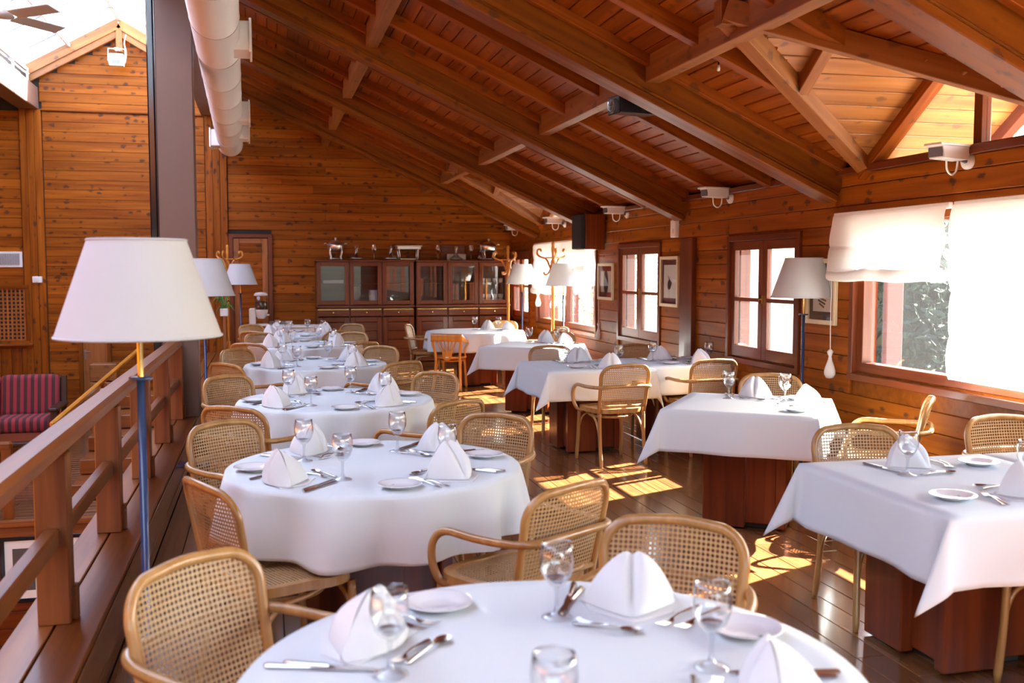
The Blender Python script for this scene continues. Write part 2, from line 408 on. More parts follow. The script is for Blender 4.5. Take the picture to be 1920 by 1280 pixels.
while z < 5.3:
    zt = z+PB
    if zt < 4.05: brd(-8.4, -3.62, z)
    hole = z < 1.17 and zt > -.85
    if zt < 4.05:
        if hole: brd(-3.29, -2.86, z); brd(-2.38, -.91, z)
        else: brd(-3.29, -.91, z)
    elif z > 4.05:
        hw = (ZSR-.12-zt)/((ZSR-ZSE)/1.33); x0 = max(-3.32, XRIDGE-hw); x1 = min(-.85, XRIDGE+hw); brd(x0, x1, z)
    else: brd(-3.29, -.85, z)
    if z > -.2:
        xe = min(R, R-(z-Z_CEIL)/SL+.05) if z > Z_CEIL else R
        if xe > -.5:
            if z < 2.14: brd(.11, xe, z)
            else: brd(-.56, xe, z)
    z += PB
for x0, x1 in ((-3.61, -3.30), (-.90, -.57)):
    wq = (x1-x0)/3
    for i in range(3):
        beam('pilaster_board', (x0+wq*(i+.5), YB-.03-(.012 if i == 1 else 0), -.85), (x0+wq*(i+.5), YB-.03-(.012 if i == 1 else 0), 4.06), wq-.004, .06, W_WALL, bw, up=(0,-1,0))
beam('gable_trim', (-3.32, YB-.035, 4.06), (-.85, YB-.035, 4.06), .05, .025, W_BEAM, bw)

# right wall with window openings (y0, y1, z0, z1)
OPEN = [(-2.6, 3.4, .87, 1.99), (4.05, 6.38, .87, 1.99), (7.18, 8.37, .83, 1.86), (10.06, 11.30, .83, 1.86), (12.19, 15.05, .80, 1.97), (15.53, 16.66, .83, 1.86)]
wr = struct('wall_right', 'stained horizontal board wall with the windows')
wbk = MB(); y = YF
for y0, y1, z0, z1 in OPEN:
    wbk.box(R, R+.16, y, y0, -.3, 2.33); wbk.box(R, R+.16, y0, y1, -.3, z0); wbk.box(R, R+.16, y0, y1, z1, 2.33); y = y1
wbk.box(R, R+.16, y, YB, -.3, 2.33)
wbk.build('backing', W_BEAM, wr)
rows = []; z = 0.02
while z < 1.86: rows.append((z, .1365)); z += .1365
rows[-1] = (rows[-1][0], 1.93-rows[-1][0]); z = 1.93
for h in (.14, .14, .13): rows.append((z, h)); z += h
for z, h in rows:
    segs = []; y = YF
    for y0, y1, z0, z1 in OPEN:
        if z+h > z0-.05 and z < z1-.02 and z < 1.9: segs.append((y, y0-.05)); y = y1+.05
    segs.append((y, YB))
    for a, b in segs:
        if b-a < .05: continue
        while b-a > 4.2:
            m = a+random.uniform(2.2, 3.6); beam('board', (R-.011, a, z+h/2), (R-.011, m-.001, z+h/2), .022, h-.004, W_WALL, wr, c=.004); a = m
        beam('board', (R-.011, a, z+h/2), (R-.011, b, z+h/2), .022, h-.004, W_WALL, wr, c=.004)
for yy, hh in ((9.20, .05), (9.39, .022)):
    beam('pilaster_board', (R-.022-hh/2, yy, 0), (R-.022-hh/2, yy, 1.92), .17, hh, W_TRIM, wr, up=(-1,0,0))
beam('wall_plate', (R-.03, YF, 2.315), (R-.03, YB, 2.315), .10, .05, W_TRIM, wr)

# left wall; unseen wall behind the viewer, its opening sized for fill light
wl = struct('wall_left', 'board wall on the far left side', MB().box(-8.6, -8.4, YF, YB, -2.8, 2.4), M_DARK)
z = -2.6
while z < 2.3: beam('board', (-8.39, YF, z+.08), (-8.39, YB, z+.08), .02, .156, W_WALL, wl); z += .16
wf = MB().box(-8.6, -4.0, YF-.15, YF, -2.8, 2.2).box(3.4, R+.2, YF-.15, YF, -2.8, 2.2).box(-4.0, 3.4, YF-.15, YF, -2.8, .35).prism([(-8.6, 2.2), (R+.2, 2.2), (-.8, 4.5), (-.8, 4.66), (XRIDGE, ZSR), (XS0, 4.66), (XS0, 4.5)], YF-.15, YF, 'y')
for xm in (-1.6, .9): wf.box(xm-.06, xm+.06, YF-.12, YF-.03, .35, 2.2)
wall_front = struct('wall_front', 'unseen board wall behind the viewer with an opening added for fill light', wf, W_WALL)

# ceiling: roof deck, boards, secondary rafters, main beams with flanges, short struts
ce = struct('ceiling', 'sloping stained timber ceiling with heavy beams and rafters')
deck = MB()
def deck_poly(P, thick=.14):
    V = [(x, y, zc(x)+.02) for x, y in P] + [(x, y, zc(x)+.02+thick) for x, y in P]; n = len(P)
    deck.add(V, [tuple(range(n))[::-1], tuple(range(n, 2*n))] + [(i, (i+1) % n, n+(i+1) % n, n+i) for i in range(n)])
XE = 4.62
deck_poly([(-.78, YF-.3), (XD, YF-.3), (XD, YB+.5), (-.78, YB+.5)])
y = YF-.3
for yc, hwd in DORM:
    deck_poly([(XD, y), (XE, y), (XE, yc-hwd-.12), (XD, yc-hwd-.12)]); y = yc+hwd+.12
    for s in (-1, 1): deck_poly([(XD, yc), (XD, yc+s*(hwd+.12)), (XE, yc+s*(hwd+.12)), (XE, yc+s*hwd), (R, yc+s*hwd)])
deck_poly([(XD, y), (XE, y), (XE, YB+.5), (XD, YB+.5)])
deck.build('roof_deck', M_DARK, ce)
ca = math.cos(math.atan(SL)); sa = math.sin(math.atan(SL)); NRM = Vector((sa, 0, ca))
BWD = .118
s_ = .0; SLEN = (R+.75)/ca
while s_ < SLEN:
    s1 = min(s_+BWD, SLEN); xm = R-(s_+s1)/2*ca
    segs = []; y = YF
    for yc, hwd in DORM:
        if xm > XD+.02:
            hw = hwd*(xm-XD)/(R-XD); segs.append((y, yc-hw)); y = yc+hw
    segs.append((y, YB))
    for a, b in segs:
        beam('board', (xm, a, zc(xm)+.011), (xm, b, zc(xm)+.011), BWD-.006, .022, W_CEIL, ce, up=NRM, c=.005)
    s_ = s1
def sloped(name, y, wd, hg, off, x0, x1, mat, par):
    # a timber lying in the slope at y; off = distance of its centre line below the ceiling boards (vertical)
    return beam(name, (x0, y, zc(x0)-off), (x1, y, zc(x1)-off), wd, hg, mat, par, up=NRM)
BEAMS = [3.89-2.78*2, 3.89-2.78, 3.89, 6.67, 9.44, 12.25, 14.99]
for yb in BEAMS:
    bm = sloped('beam', yb, .17, .20, .135, -.78, R-.012, W_BEAM, ce)
    L = (Vector((-.78, 0, zc(-.78)))-Vector((R-.012, 0, zc(R-.012)))).length
    for nm, hz, hh, ww in (('lower_flange', -.117, .05, .21), ('upper_flange', .10, .03, .20), ('groove_strip', -.075, .018, .185)):
        link(nm, _cache.setdefault(('fl', nm), MB().box(0, L, -ww/2, ww/2, hz-hh/2, hz+hh/2, .006).mesh(nm, W_BEAM)), bm)
for i in range(len(BEAMS)-1):
    a, b = BEAMS[i], BEAMS[i+1]; mid = (a+b)/2
    dorm = any(abs(mid-yc) < 1.2 for yc, _ in DORM)
    for k in (1, 2):
        yy = a+(b-a)*k/3
        xe = R-.05 if not dorm else XD+(R-XD)*abs(yy-mid)/1.13-.08
        sloped('rafter', yy, .085, .10, .05, -.78, xe, W_CEIL, ce)
    for yy in (a+.15, b-.15): sloped('edge_rafter', yy, .06, .07, .036, -.78, R-.05, W_CEIL, ce)
    for xs in (2.63, .985):
        beam('strut', (xs, a+.10, zb(xs)+.235), (xs, b-.10, zb(xs)+.235), .11, .19, W_STRUT, ce)
for xs in (2.63, .985): beam('strut', (xs, BEAMS[-1]+.1, zb(xs)+.235), (xs, YB, zb(xs)+.235), .11, .19, W_STRUT, ce)
for k in (1, 2): sloped('rafter', BEAMS[-1]+(YB-BEAMS[-1])*k/3, .085, .10, .05, -.78, R-.05, W_CEIL, ce)

# dormers over the two large windows
W_LIT = wood('lit_dormer_board', srgb(134,76,28), srgb(170,106,46), .45, knots=.55, tint=.1)  # paler copy of the ceiling board, daylight put into its colour
for n_, (yc, hwd) in enumerate(DORM):
    dm = struct('trim_%d' % (n_+1), ('nearer' if n_ == 0 else 'farther')+' timber dormer with a gable window above the blinds')
    th = math.atan((ZD1-ZD0)/hwd); SLL = hwd/math.cos(th)
    dk = MB()
    for s in (-1, 1):
        P = [(XD, yc, ZD1+.03), (5.0, yc, ZD1+.03), (5.0, yc+s*hwd, ZD0+.03), (R, yc+s*hwd, ZD0+.03)]
        V = P+[(a, b, c+.08) for a, b, c in P]
        dk.add(V, [(0,1,2,3), (4,5,6,7), (0,1,5,4), (1,2,6,5), (2,3,7,6), (3,0,4,7)])
        d = .0; nrm = Vector((0, s*math.sin(th), math.cos(th)))
        while d < SLL:
            d1 = min(d+.128, SLL); m = (d+d1)/2; yy = yc+s*m*math.cos(th); zz = ZD1-m*math.sin(th)
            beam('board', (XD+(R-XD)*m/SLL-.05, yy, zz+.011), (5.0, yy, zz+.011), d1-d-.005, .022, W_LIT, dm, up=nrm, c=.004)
            d = d1
        beam('valley_rafter', (XD-.05, yc+s*.02, ZD1-.07), (R-.01, yc+s*(hwd-.02), ZD0+.02), .10, .12, W_STRUT, dm)
        for t in (.42,):
            xj = XD+(R-XD)*t; beam('jack_rafter', (xj+.02, yc+s*hwd*t, ZD1-(ZD1-ZD0)*t-.055), (xj+.02, yc+s*.03, ZD1-.055), .08, .09, W_STRUT, dm)
        beam('verge_rafter', (R-.03, yc+s*hwd, ZD0-.04), (R-.03, yc+s*.0, ZD1-.04), .10, .09, W_CEIL, dm)
        beam('outer_rafter', (4.95, yc+s*hwd, ZD0-.04), (4.95, yc, ZD1-.04), .08, .10, W_TRIM, dm)
    dk.build('roof_deck', M_DARK, dm)
    beam('ridge_beam', (XD-.1, yc, ZD1-.08), (4.98, yc, ZD1-.08), .09, .14, W_BEAM, dm)
    beam('mullion', (R+.03, yc, ZD0), (R+.03, yc, ZD1-.1), .07, .07, W_TRIM, dm, up=(1,0,0))
    beam('sill', (R+.02, yc-hwd, ZD0+.01), (R+.02, yc+hwd, ZD0+.01), .16, .06, W_TRIM, dm)
    for s in (-1, 1):
        MB().prism([(yc+s*.035, ZD0+.04), (yc+s*(hwd-.1), ZD0+.04), (yc+s*.035, ZD1-.12)], R+.03, R+.034, 'x').build('pane', M_PANE, dm)

# skylight over the open well: steel eave beams, clerestory posts, sheets, ribs
sk = struct('skylight', 'clear corrugated sheet skylight on a timber ridge over the open well')
sg = (ZSR-ZSE)/(XRIDGE-XS0)
PY = 1.05; npan = int((YB+.0-YF)/PY)
for s, xe in ((-1, XS0), (1, XS1)):
    me = None; xr = XRIDGE; xl = xe+s*.12; ze = ZSE-.12*sg
    for i in range(npan):
        y1 = YB+.15-i*PY; y0 = y1-PY
        if me is None:
            # gently corrugated sheet
            nu = 42
            def sheet(u, v):
                x = xr+(xl-xr)*v; return (x, -PY*u+.004, ZSR+.08-(abs(x-xr))*sg+.006*math.sin(u*2*PI*7))
            me = MB().grid(sheet, nu, 2).mesh('sheet', M_POLY, True)
        link('sheet', me, sk, (0, y1, 0))
        beam('rib', (xr, y0, ZSR+.055), (xl, y0, ze+.055), .035, .04, M_RIB, sk)
    for t in (.5,): beam('purlin', (xr+(xl-xr)*t, YF, ZSR+(ze-ZSR)*t+.02), (xr+(xl-xr)*t, YB, ZSR+(ze-ZSR)*t+.02), .04, .05, M_WHITE, sk)
    beam('eave_rail', (xe, YF, ZSE-.03), (xe, YB, ZSE-.03), .05, .05, M_WHITE, sk)
    y = YB-.2
    while y > YF:
        beam('clerestory_post', (xe, y, 4.36), (xe, y, ZSE-.03), .05, .05, M_WHITE, sk, up=(0,1,0)); y -= .9
    # fascia on the gable: two stacked boards per slope
    for off, hh, tt in ((-.02, .15, .10), (-.155, .10, .07)):
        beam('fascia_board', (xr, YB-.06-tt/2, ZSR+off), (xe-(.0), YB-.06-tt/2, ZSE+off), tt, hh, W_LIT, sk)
beam('ridge_rail', (XRIDGE, YF, ZSR+.06), (XRIDGE, YB, ZSR+.06), .07, .06, M_WHITE, sk)
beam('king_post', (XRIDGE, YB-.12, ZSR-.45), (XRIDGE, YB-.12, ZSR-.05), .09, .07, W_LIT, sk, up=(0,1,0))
sb = struct('steel_beam', 'brown painted steel eave beam between skylight and ceiling', MB().box(-.95, -.66, YF, YB-.02, 4.06, 4.40, .01), M_PAINT)
sb2 = struct('steel_beam', 'brown painted steel eave beam on the far side of the skylight', MB().box(-3.62, -3.33, YF, YB-.02, 4.06, 4.40, .01), M_PAINT)
lr = MB().add([(-3.45, YF, 4.42), (-3.45, YB, 4.42), (-8.6, YB, 2.2), (-8.6, YF, 2.2), (-3.45, YF, 4.56), (-3.45, YB, 4.56), (-8.6, YB, 2.34), (-8.6, YF, 2.34)], [(0,1,2,3),(4,5,6,7),(0,1,5,4),(2,3,7,6),(1,2,6,5),(3,0,4,7)])
cl = struct('ceiling_left', 'low timber roof beyond the skylight', lr, M_DARK)
SLL_ = 2.22/5.15; nl_ = Vector((-math.sin(math.atan(SLL_)), 0, math.cos(math.atan(SLL_))))
zl_ = lambda x: 4.42+SLL_*(x+3.45)
x = -3.5
while x > -8.4:
    beam('board', (x-.06, YF, zl_(x-.06)-.012), (x-.06, YB, zl_(x-.06)-.012), .122, .022, W_CEIL, cl, up=nl_, c=.005); x -= .126*math.cos(math.atan(SLL_))
for yb in BEAMS: beam('beam', (-3.5, yb, zl_(-3.5)-.16), (-8.4, yb, zl_(-8.4)-.16), .18, .28, W_BEAM, cl)

# steel post at the railing with a black cable duct on its flank
sp = struct('steel_post', 'tall brown painted steel post standing on the railing plinth')
MB().box(-.905, -.595, 9.36, 9.60, .28, 4.06, .006).build('shaft', M_PAINT, sp)
MB().box(-.975, -.912, 9.34, 9.46, .28, 4.06, .012).build('black_strip', M_BLACK, sp)

# plinth under the railing
pl = struct('plinth', 'low boarded plinth along the edge of the upper floor')
MB().box(-.925, -.635, YF, YB, -.6, .25).build('core', M_DARK, pl)
beam('plank', (-.855, YF, .267), (-.855, YB, .267), .135, .026, W_RAIL, pl)
beam('plank', (-.702, YF, .267), (-.702, YB, .267), .155, .026, W_RAIL, pl)
for z0, h in ((.005, .08), (.09, .16)): beam('side_board', (-.628, YF, z0+h/2), (-.628, YB, z0+h/2), .016, h-.004, W_FLOOR, pl)
for z0 in (-.5, -.3, -.1, .1): beam('side_board', (-.932, YF, z0+.07), (-.932, YB, z0+.07), .016, .17, W_WALL, pl)

# railing
ra = thing('railing', 'brown wooden railing with square posts along the open well', 'railing', (-.785, 0, .28))
beam('handrail', (0, -1.0, .675), (0, 9.33, .675), .115, .075, W_RAIL, ra, c=.02)
ypost = [-.1, 1.25, 2.6, 3.98, 5.33, 6.68, 8.02, 9.26]
for i, yy in enumerate(ypost):
    beam('post', (0, yy, 0), (0, yy, .64), .115, .10, W_RAIL, ra, up=(0,1,0))
    beam('foot_block', (.063, yy+.03, 0), (.063, yy+.03, .13), .02, .05, W_RAIL, ra, up=(0,1,0))
    if i: beam('mid_rail', (0, ypost[i-1]+.05, .33), (0, yy-.05, .33), .055, .075, W_RAIL, ra, c=.008)

# sunken lower area on the left: platform with boards, its front wall, ground floor
lf = struct('floor_lower', 'lower plank floor of the lounge beside the railing', MB().box(-8.4, -.93, 10.5, YB, -1.1, -.872), M_DARK)
yy = 10.5
while yy < YB-.05:
    x = -8.4
    while x < -.95:
        L = random.uniform(1.2, 2.2); b = min(x+L, -.95)
        beam('plank', (x, yy+.07, -.861), (b-.003, yy+.07, -.861), .137, .022, W_FLOOR, lf); x += L
    yy += .14
struct('floor_ground', 'dark floor far below the railing', MB().box(-8.4, -.93, YF, 10.5, -2.75, -2.6), W_FLOOR)
lw = struct('wall_lower', 'dark red board wall below the lounge platform', MB().box(-8.4, -.93, 10.5, 10.62, -2.6, -.9), M_DARK)
z = -2.6
while z < -1.0:
    beam('board', (-8.4, 10.49, z+.085), (-.94, 10.49, z+.085), .02, .165, W_CAB, lw); z += .17
beam('nosing', (-8.4, 10.49, -.87), (-.94, 10.49, -.87), .10, .06, W_RAIL, lw)
beam('fascia', (-8.4, 10.485, -.96), (-.94, 10.485, -.96), .03, .11, W_RAIL, lw)
# ------------------------------------------------------------------ windows
def win_frame(root, y0, y1, z0, z1, wdt=.07, dep=.10, x=R+.05):
    for z in (z0+wdt/2, z1-wdt/2): beam('frame_rail', (x, y0, z), (x, y1, z), dep, wdt, W_TRIM, root)
    for y in (y0+wdt/2, y1-wdt/2): beam('frame_stile', (x, y, z0), (x, y, z1), wdt, dep, W_TRIM, root, up=(1,0,0))
def pane(root, y0, y1, z0, z1, x=R+.06):
    MB().box(x, x+.004, y0, y1, z0, z1).build('pane', M_PANE, root)
def casement(n, y0, y1, z0, z1, label):
    r = struct('window_%d' % n, label)
    # architrave
    for y in (y0-.025, y1+.025): beam('architrave', (R-.02, y, z0-.06), (R-.02, y, z1+.04), .05, .045, W_TRIM, r, up=(1,0,0))
    for z in (z0-.035, z1+.025): beam('architrave', (R-.02, y0-.05, z), (R-.02, y1+.05, z), .045, .05, W_TRIM, r)
    ym = (y0+y1)/2
    for a, b in ((y0, ym-.002), (ym+.002, y1)):
        s = bpy.data.objects.new('sash', None); COL.objects.link(s); s.parent = r
        sw = .075; x = R+.005
        for z, h in ((z0+.05, .10), (z1-.04, .08), ((z0+z1)/2, .035)): beam('sash_rail', (x, a, z), (x, b, z), .045, h, W_TRIM, s)
        for y in (a+sw/2, b-sw/2): beam('sash_stile', (x, y, z0), (x, y, z1), sw, .047, W_TRIM, s, up=(1,0,0))
        for p, q in ((z0+.10, (z0+z1)/2-.017), ((z0+z1)/2+.017, z1-.08)):
            MB().box(R+.004, R+.008, a+sw, b-sw, p, q).build('pane', M_PANE, s)
        MB().box(R-.035, R-.012, (b-.03 if b < ym else a+.018), (b-.018 if b < ym else a+.03), (z0+z1)/2-.03, (z0+z1)/2+.045).build('latch', M_BRASS, s)
    beam('handle', (R-.035, ym-.02, (z0+z1)/2+.01), (R-.035, ym+.07, (z0+z1)/2+.01), .012, .014, M_BRASS, r)
    # reveal and open shutters outside
    for y, s in ((y0+.03, 1), (y1-.03, -1)):
        beam('reveal', (R+.10, y, z0), (R+.10, y, z1), .05, .10, W_TRIM, r, up=(1,0,0))
    for k in (0, 1):
        yy = ym+.03+k*.14
        beam('shutter_slat', (R+.42+k*.1, yy, z0-.02), (R+.42+k*.1, yy, z1), .05, .035, M_RED, r, up=(1,0,0))
casement(3, 7.18, 8.37, .83, 1.86, 'dark red-brown casement window of four panes behind the floor lamp on the right')
casement(2, 10.06, 11.30, .83, 1.86, 'dark red-brown casement window between the two cream framed pictures')
casement(4, 15.53, 16.66, .83, 1.86, 'casement window in the far corner beside the cabinets')
def bigwin(n, y0, y1, z0, z1, mull, label):
    r = struct('window_%d' % n, label)
    win_frame(r, y0, y1, z0, z1)
    for m in mull: beam('mullion', (R+.05, m, z0), (R+.05, m, z1), .07, .10, W_TRIM, r, up=(1,0,0))
    e = [y0]+list(mull)+[y1]
    for a, b in zip(e[:-1], e[1:]): pane(r, a+.036, b-.036, z0+.07, z1-.07)
    for y in (y0-.025, y1+.025): beam('architrave', (R-.02, y, z0-.06), (R-.02, y, z1+.04), .05, .045, W_TRIM, r, up=(1,0,0))
    beam('sill', (R-.02, y0-.05, z0-.035), (R-.02, y1+.05, z0-.035), .06, .05, W_TRIM, r)
    # red shutter boards folded back outside
    MB().box(R+.165, R+.30, y1-.11, y1-.06, z0-.1, z1+.15, .006).build('shutter', M_RED, r)
    return r
bigwin(1, 4.05, 6.38, .87, 1.99, (5.27,), 'wide window with white blinds at the right edge')
wfar = bigwin(5, 12.19, 15.05, .80, 1.97, (13.6,), 'wide far window half hidden by white blinds and lamps')
bigwin(6, -2.6, 3.4, .87, 1.99, (-.6, 1.4), 'wide window beside the viewer')
for k in range(2): beam('shutter_slat', (R+.35, 13.3-.0+k*.9, .8), (R+.35, 13.3+k*.9, 1.97), .12, .04, M_RED, wfar, up=(1,0,0))
for y0, y1, z0, z1 in OPEN: portal((R+.165, (y0+y1)/2, (z0+z1)/2), (y1-y0, z1-z0), (-1, 0, 0))
portal(((XS0+XS1)/2, (YF+YB)/2, ZSR+.15), (XS1-XS0+.3, YB-YF), (0, 0, -1))
portal((-.3, YF-.16, 1.28), (7.4, 1.85), (0, 1, 0))  # portal at the added fill opening behind the viewer
for yc_, h_ in DORM: portal((R+.08, yc_, ZD0+.35), (2*h_, .8), (-1, 0, 0))

# roman blinds
def blind(label, y0, y1, z0, z1, folds, gather=0.0, group='white roman blinds'):
    o = thing('roman_blind', label, 'blind', (R-.06, (y0+y1)/2, z1), 0, group)
    W = y1-y0; H = z1-z0; sd = random.uniform(0, 9)
    def f(u, v):
        y = (u-.5)*W; z = -v*H
        b = abs(math.sin(v*folds*PI))**.6*.018
        edge = .012*math.sin(v*9+sd)*(2*u-1)**3
        x = -.02-b-gather*v*v*.04+.012*math.sin(u*5+sd+v*3)*v
        sag = -.02*gather*math.sin(u*PI)*v
        return (x, y+edge, z+sag)
    MB().grid(f, 30, 40).build('fabric', M_BLIND, o, True)
    beam('head_rail', (0, -W/2, .0), (0, W/2, .0), .03, .04, M_WHITE, o)
    if gather:
        def g(u, v):
            y = (u-.5)*W*.98; a = v*2*PI
            return (-.05+.028*math.cos(a), y+.01*math.sin(a*2+u*7), -H+.022+.045*math.sin(a)+.006*math.sin(u*13))
        MB().grid(g, 24, 10).build('gathered_fold', M_BLIND, o, True)
    return o
blind('half raised white roman blind left of the lowered one on the near window', 5.32, 6.60, 1.545, 2.0, 2, .9)
blind('fully lowered white roman blind at the right edge, glowing with sun', 3.95, 5.28, .93, 2.0, 4, .0)
blind('lowered white roman blind on the far window behind the coat stand', 13.75, 15.05, 1.27, 2.0, 3, .3)
blind('short raised white roman blind on the far window behind the speaker', 12.35, 13.72, 1.60, 2.0, 2, .8)
def weight(label, y, z0, ztop, x=R-.09):
    o = thing('blind_cord', label, 'blind cord', (x, y, z0), 0, 'blind cords with cloth bags')
    MB().tube([(0,0,.19), (0,.004,(ztop-z0)*.5), (0,0,ztop-z0)], .004, 6).build('cord', M_WHITE, o, True)
    MB().lathe([(.002,0),(.026,.004),(.041,.03),(.042,.06),(.03,.10),(.016,.14),(.011,.165),(.02,.185),(.024,.20),(.012,.215),(.003,.22)], 14).build('bag', M_BLIND, o, True)
weight('white cloth bag on a long cord beside the near window', 6.58, .80, 1.55)
weight('white cloth bag hanging below the far blind beside the front coat stand', 14.75, 1.05, 1.3)
weight('small cloth bag hanging low on the wall between far window and casement', 12.05, .72, 1.6, R-.03)
weight('white cloth bag hidden just behind the pole of the front coat stand', 13.95, 1.05, 1.3)

# ------------------------------------------------------------------ doors on the back wall
d1 = struct('door_1', 'stained board door behind the left coat stand')
for x in (-.53, .085): beam('jamb', (x, YB-.035, 0), (x, YB-.035, 2.14), .07, .07, W_TRIM, d1, up=(0,-1,0))
beam('jamb_head', (-.565, YB-.035, 2.16), (.12, YB-.035, 2.16), .07, .06, W_TRIM, d1)
MB().box(-.49, .05, YB-.02, YB, 0, 2.12).build('leaf', W_DOOR, d1)
for x in (-.45, .0): beam('stile', (x, YB-.03, .0), (x, YB-.03, 2.12), .09, .03, W_DOOR, d1, up=(0,-1,0))
z = .12
while z < 2.05: beam('door_board', (-.40, YB-.025, z+.05), (-.045, YB-.025, z+.05), .012, .146, W_WALL, d1); z += .15
beam('handle', (-.06, YB-.07, 1.02), (.02, YB-.07, 1.02), .014, .016, M_GREY, d1)
d2 = struct('door_2', 'plain brown door at the lower level behind the sofa', MB().box(-2.80, -2.44, YB-.03, YB-.005, -.85, 1.12, .004), W_DOORZ)
for x in (-2.83, -2.41): beam('jamb', (x, YB-.03, -.85), (x, YB-.03, 1.17), .06, .06, W_BEAM, d2, up=(0,-1,0))
beam('handle', (-2.77, YB-.07, .33), (-2.69, YB-.07, .33), .014, .016, M_GREY, d2)
MB().box(-2.78, -2.755, YB-.036, YB-.028, .2, .36).build('lock_plate', M_GREY, d2)

# vent, lattice, switch on the back wall, left
v = thing('air_vent', 'grey louvred air vent high on the left back wall', 'vent', (-3.95, YB-.03, 1.77))
MB().box(-.32, .32, -.01, .01, -.12, .12, .004).build('plate', M_WHITE, v)
for k in range(30): MB().box(-.28+k*.019, -.272+k*.019, -.02, -.008, -.085, .09).build('slat', M_GREY, v)
l = thing('lattice_panel', 'square wooden lattice panel on the far left wall', 'panel', (-4.0, YB-.03, .92))
MB().box(-.5, .42, -.005, .005, -.40, .40).build('backing', M_DARK, l)
for k in range(15): beam('slat', (-.46+k*.06, -.022, -.4), (-.46+k*.06, -.022, .4), .028, .012, W_DOOR, l, up=(0,-1,0))
for k in range(14): beam('slat', (-.48, -.012, -.39+k*.06), (.40, -.012, -.39+k*.06), .012, .028, W_DOOR, l)
for z in (-.43, .43): beam('frame', (-.55, -.03, z), (.45, -.03, z), .05, .06, W_BEAM, l)
beam('frame', (.43, -.03, -.4), (.43, -.03, .4), .05, .05, W_BEAM, l, up=(0,-1,0))
lp = thing('wall_panel', 'dark vertical board panel with a ledge below the lattice', 'panel', (-4.0, YB-.03, 0))
for k in range(7): beam('board', (-.5+k*.15, -.02, -.84), (-.5+k*.15, -.02, .40), .146, .02, W_BEAM, lp, up=(0,-1,0))
beam('ledge', (-.6, -.06, .46), (.5, -.06, .46), .12, .03, W_RAIL, lp)
th_ = thing('thermostat', 'small white thermostat on the left pilaster', 'thermostat', (-3.42, YB-.075, 1.46))
MB().box(-.07, .07, -.02, .02, -.05, .05, .008).build('case', M_WHITE, th_); MB().lathe([(.03,0),(.028,.012),(.0,.014)], 14).build('dial', M_WHITE, th_, loc=(0,-.02,0)).rotation_euler = (PI/2,0,0)
t2 = thing('thermostat', 'tall cream thermostat box high on the right wall above the post', 'thermostat', (R-.035, 9.62, 2.03))
MB().box(-.03, .03, -.065, .065, -.09, .09, .008).build('case', M_WHITE, t2); MB().box(-.033, -.028, -.03, .0, -.05, .0).build('dial', M_CREAM, t2)

# ------------------------------------------------------------------ cabinets along the back wall
def cabinet(x0, x1, label, knob_lo):
    c = thing('display_cabinet', label, 'cabinet', (x0, 16.37, 0), 0, 'mahogany display cabinets')
    W = x1-x0; D = .40; Z1 = 1.745; ZM = 1.01
    b = MB(); b.box(0, W, .03, D, .0, .08); b.box(0, .03, .02, D, .08, Z1); b.box(W-.03, W, .02, D, .08, Z1); b.box(0, W, D-.015, D, .08, Z1)
    b.box(0, W, .02, D, Z1-.03, Z1); b.box(0, W, .02, D, ZM-.03, ZM); b.box(0, W, .02, D, .82, .84)
    for k in (1, 2): b.box(W*k/3-.012, W*k/3+.012, .02, D, .08, Z1)
    b.build('carcass', W_CAB, c)
    MB().box(-.012, W+.012, -.015, D, Z1, Z1+.03, .008).build('cornice', W_CAB, c)
    MB().box(-.012, W+.012, -.02, D*.2, ZM-.012, ZM+.022, .006).build('ledge', W_CAB, c)
    w3 = W/3
    for k in range(3):
        a, e = k*w3+.008, (k+1)*w3-.008
        d = bpy.data.objects.new('glazed_door', None); COL.objects.link(d); d.parent = c
        zl, zh = ZM+.03, Z1-.01; s = .065
        for x in (a+s/2, e-s/2): beam('stile', (x, .008, zl), (x, .008, zh), s, .024, W_CAB, d, up=(0,-1,0))
        for z in (zl+s/2+.005, zh-s/2): beam('rail', (a+s, .008, z), (e-s, .008, z), .024, s, W_CAB, d)
        MB().box(a+s, e-s, .008, .011, zl+s, zh-s).build('pane', M_CPANE, d)
        MB().lathe([(.0,-.02),(.012,-.018),(.010,0)], 10).build('knob', M_DKW, d, True, loc=((e-.02 if k != knob_lo else a+.02), -.01, (zl+zh)/2)).rotation_euler = (PI/2, 0, 0)
        beam('shelf', (a, .2, 1.38), (e, .2, 1.38), .30, .015, W_CAB, c)
        dr = MB().box(a, e, -.012, .02, .855, .965, .008).build('drawer', W_CAB, c)
        MB().lathe([(.0,-.028),(.014,-.026),(.016,-.014),(.006,-.006),(.006,.004)], 12).build('knob', M_BRASS, dr, True, loc=((a+e)/2, -.012, .915)).rotation_euler = (-PI/2, 0, 0)
        MB().box(a+.01, e-.01, -.018, -.012, .962, .972).build('drawer_lip', M_BRASS, dr)
        lo = bpy.data.objects.new('panel_door', None); COL.objects.link(lo); lo.parent = c
        for x in (a+.04, e-.04): beam('stile', (x, .006, .10), (x, .006, .835), .08, .026, W_CAB, lo, up=(0,-1,0))
        for z in (.14, .80): beam('rail', (a+.08, .006, z), (e-.08, .006, z), .026, .075, W_CAB, lo)
        for q in range(4): beam('panel_slat', (a+.07, .014, .24+q*.148), (e-.07, .014, .24+q*.148), .014, .143, W_CAB, lo, c=.006)
        MB().lathe([(.0,-.02),(.012,-.018),(.010,0)], 10).build('knob', M_DKW, lo, True, loc=(e-.04, -.008, .6)).rotation_euler = (PI/2, 0, 0)
    return c
cabinet(.80, 2.385, 'left one of the two dark mahogany glass-door cabinets', 1)
cabinet(2.42, 4.00, 'right one of the two dark mahogany glass-door cabinets, behind the coat stand', 2)
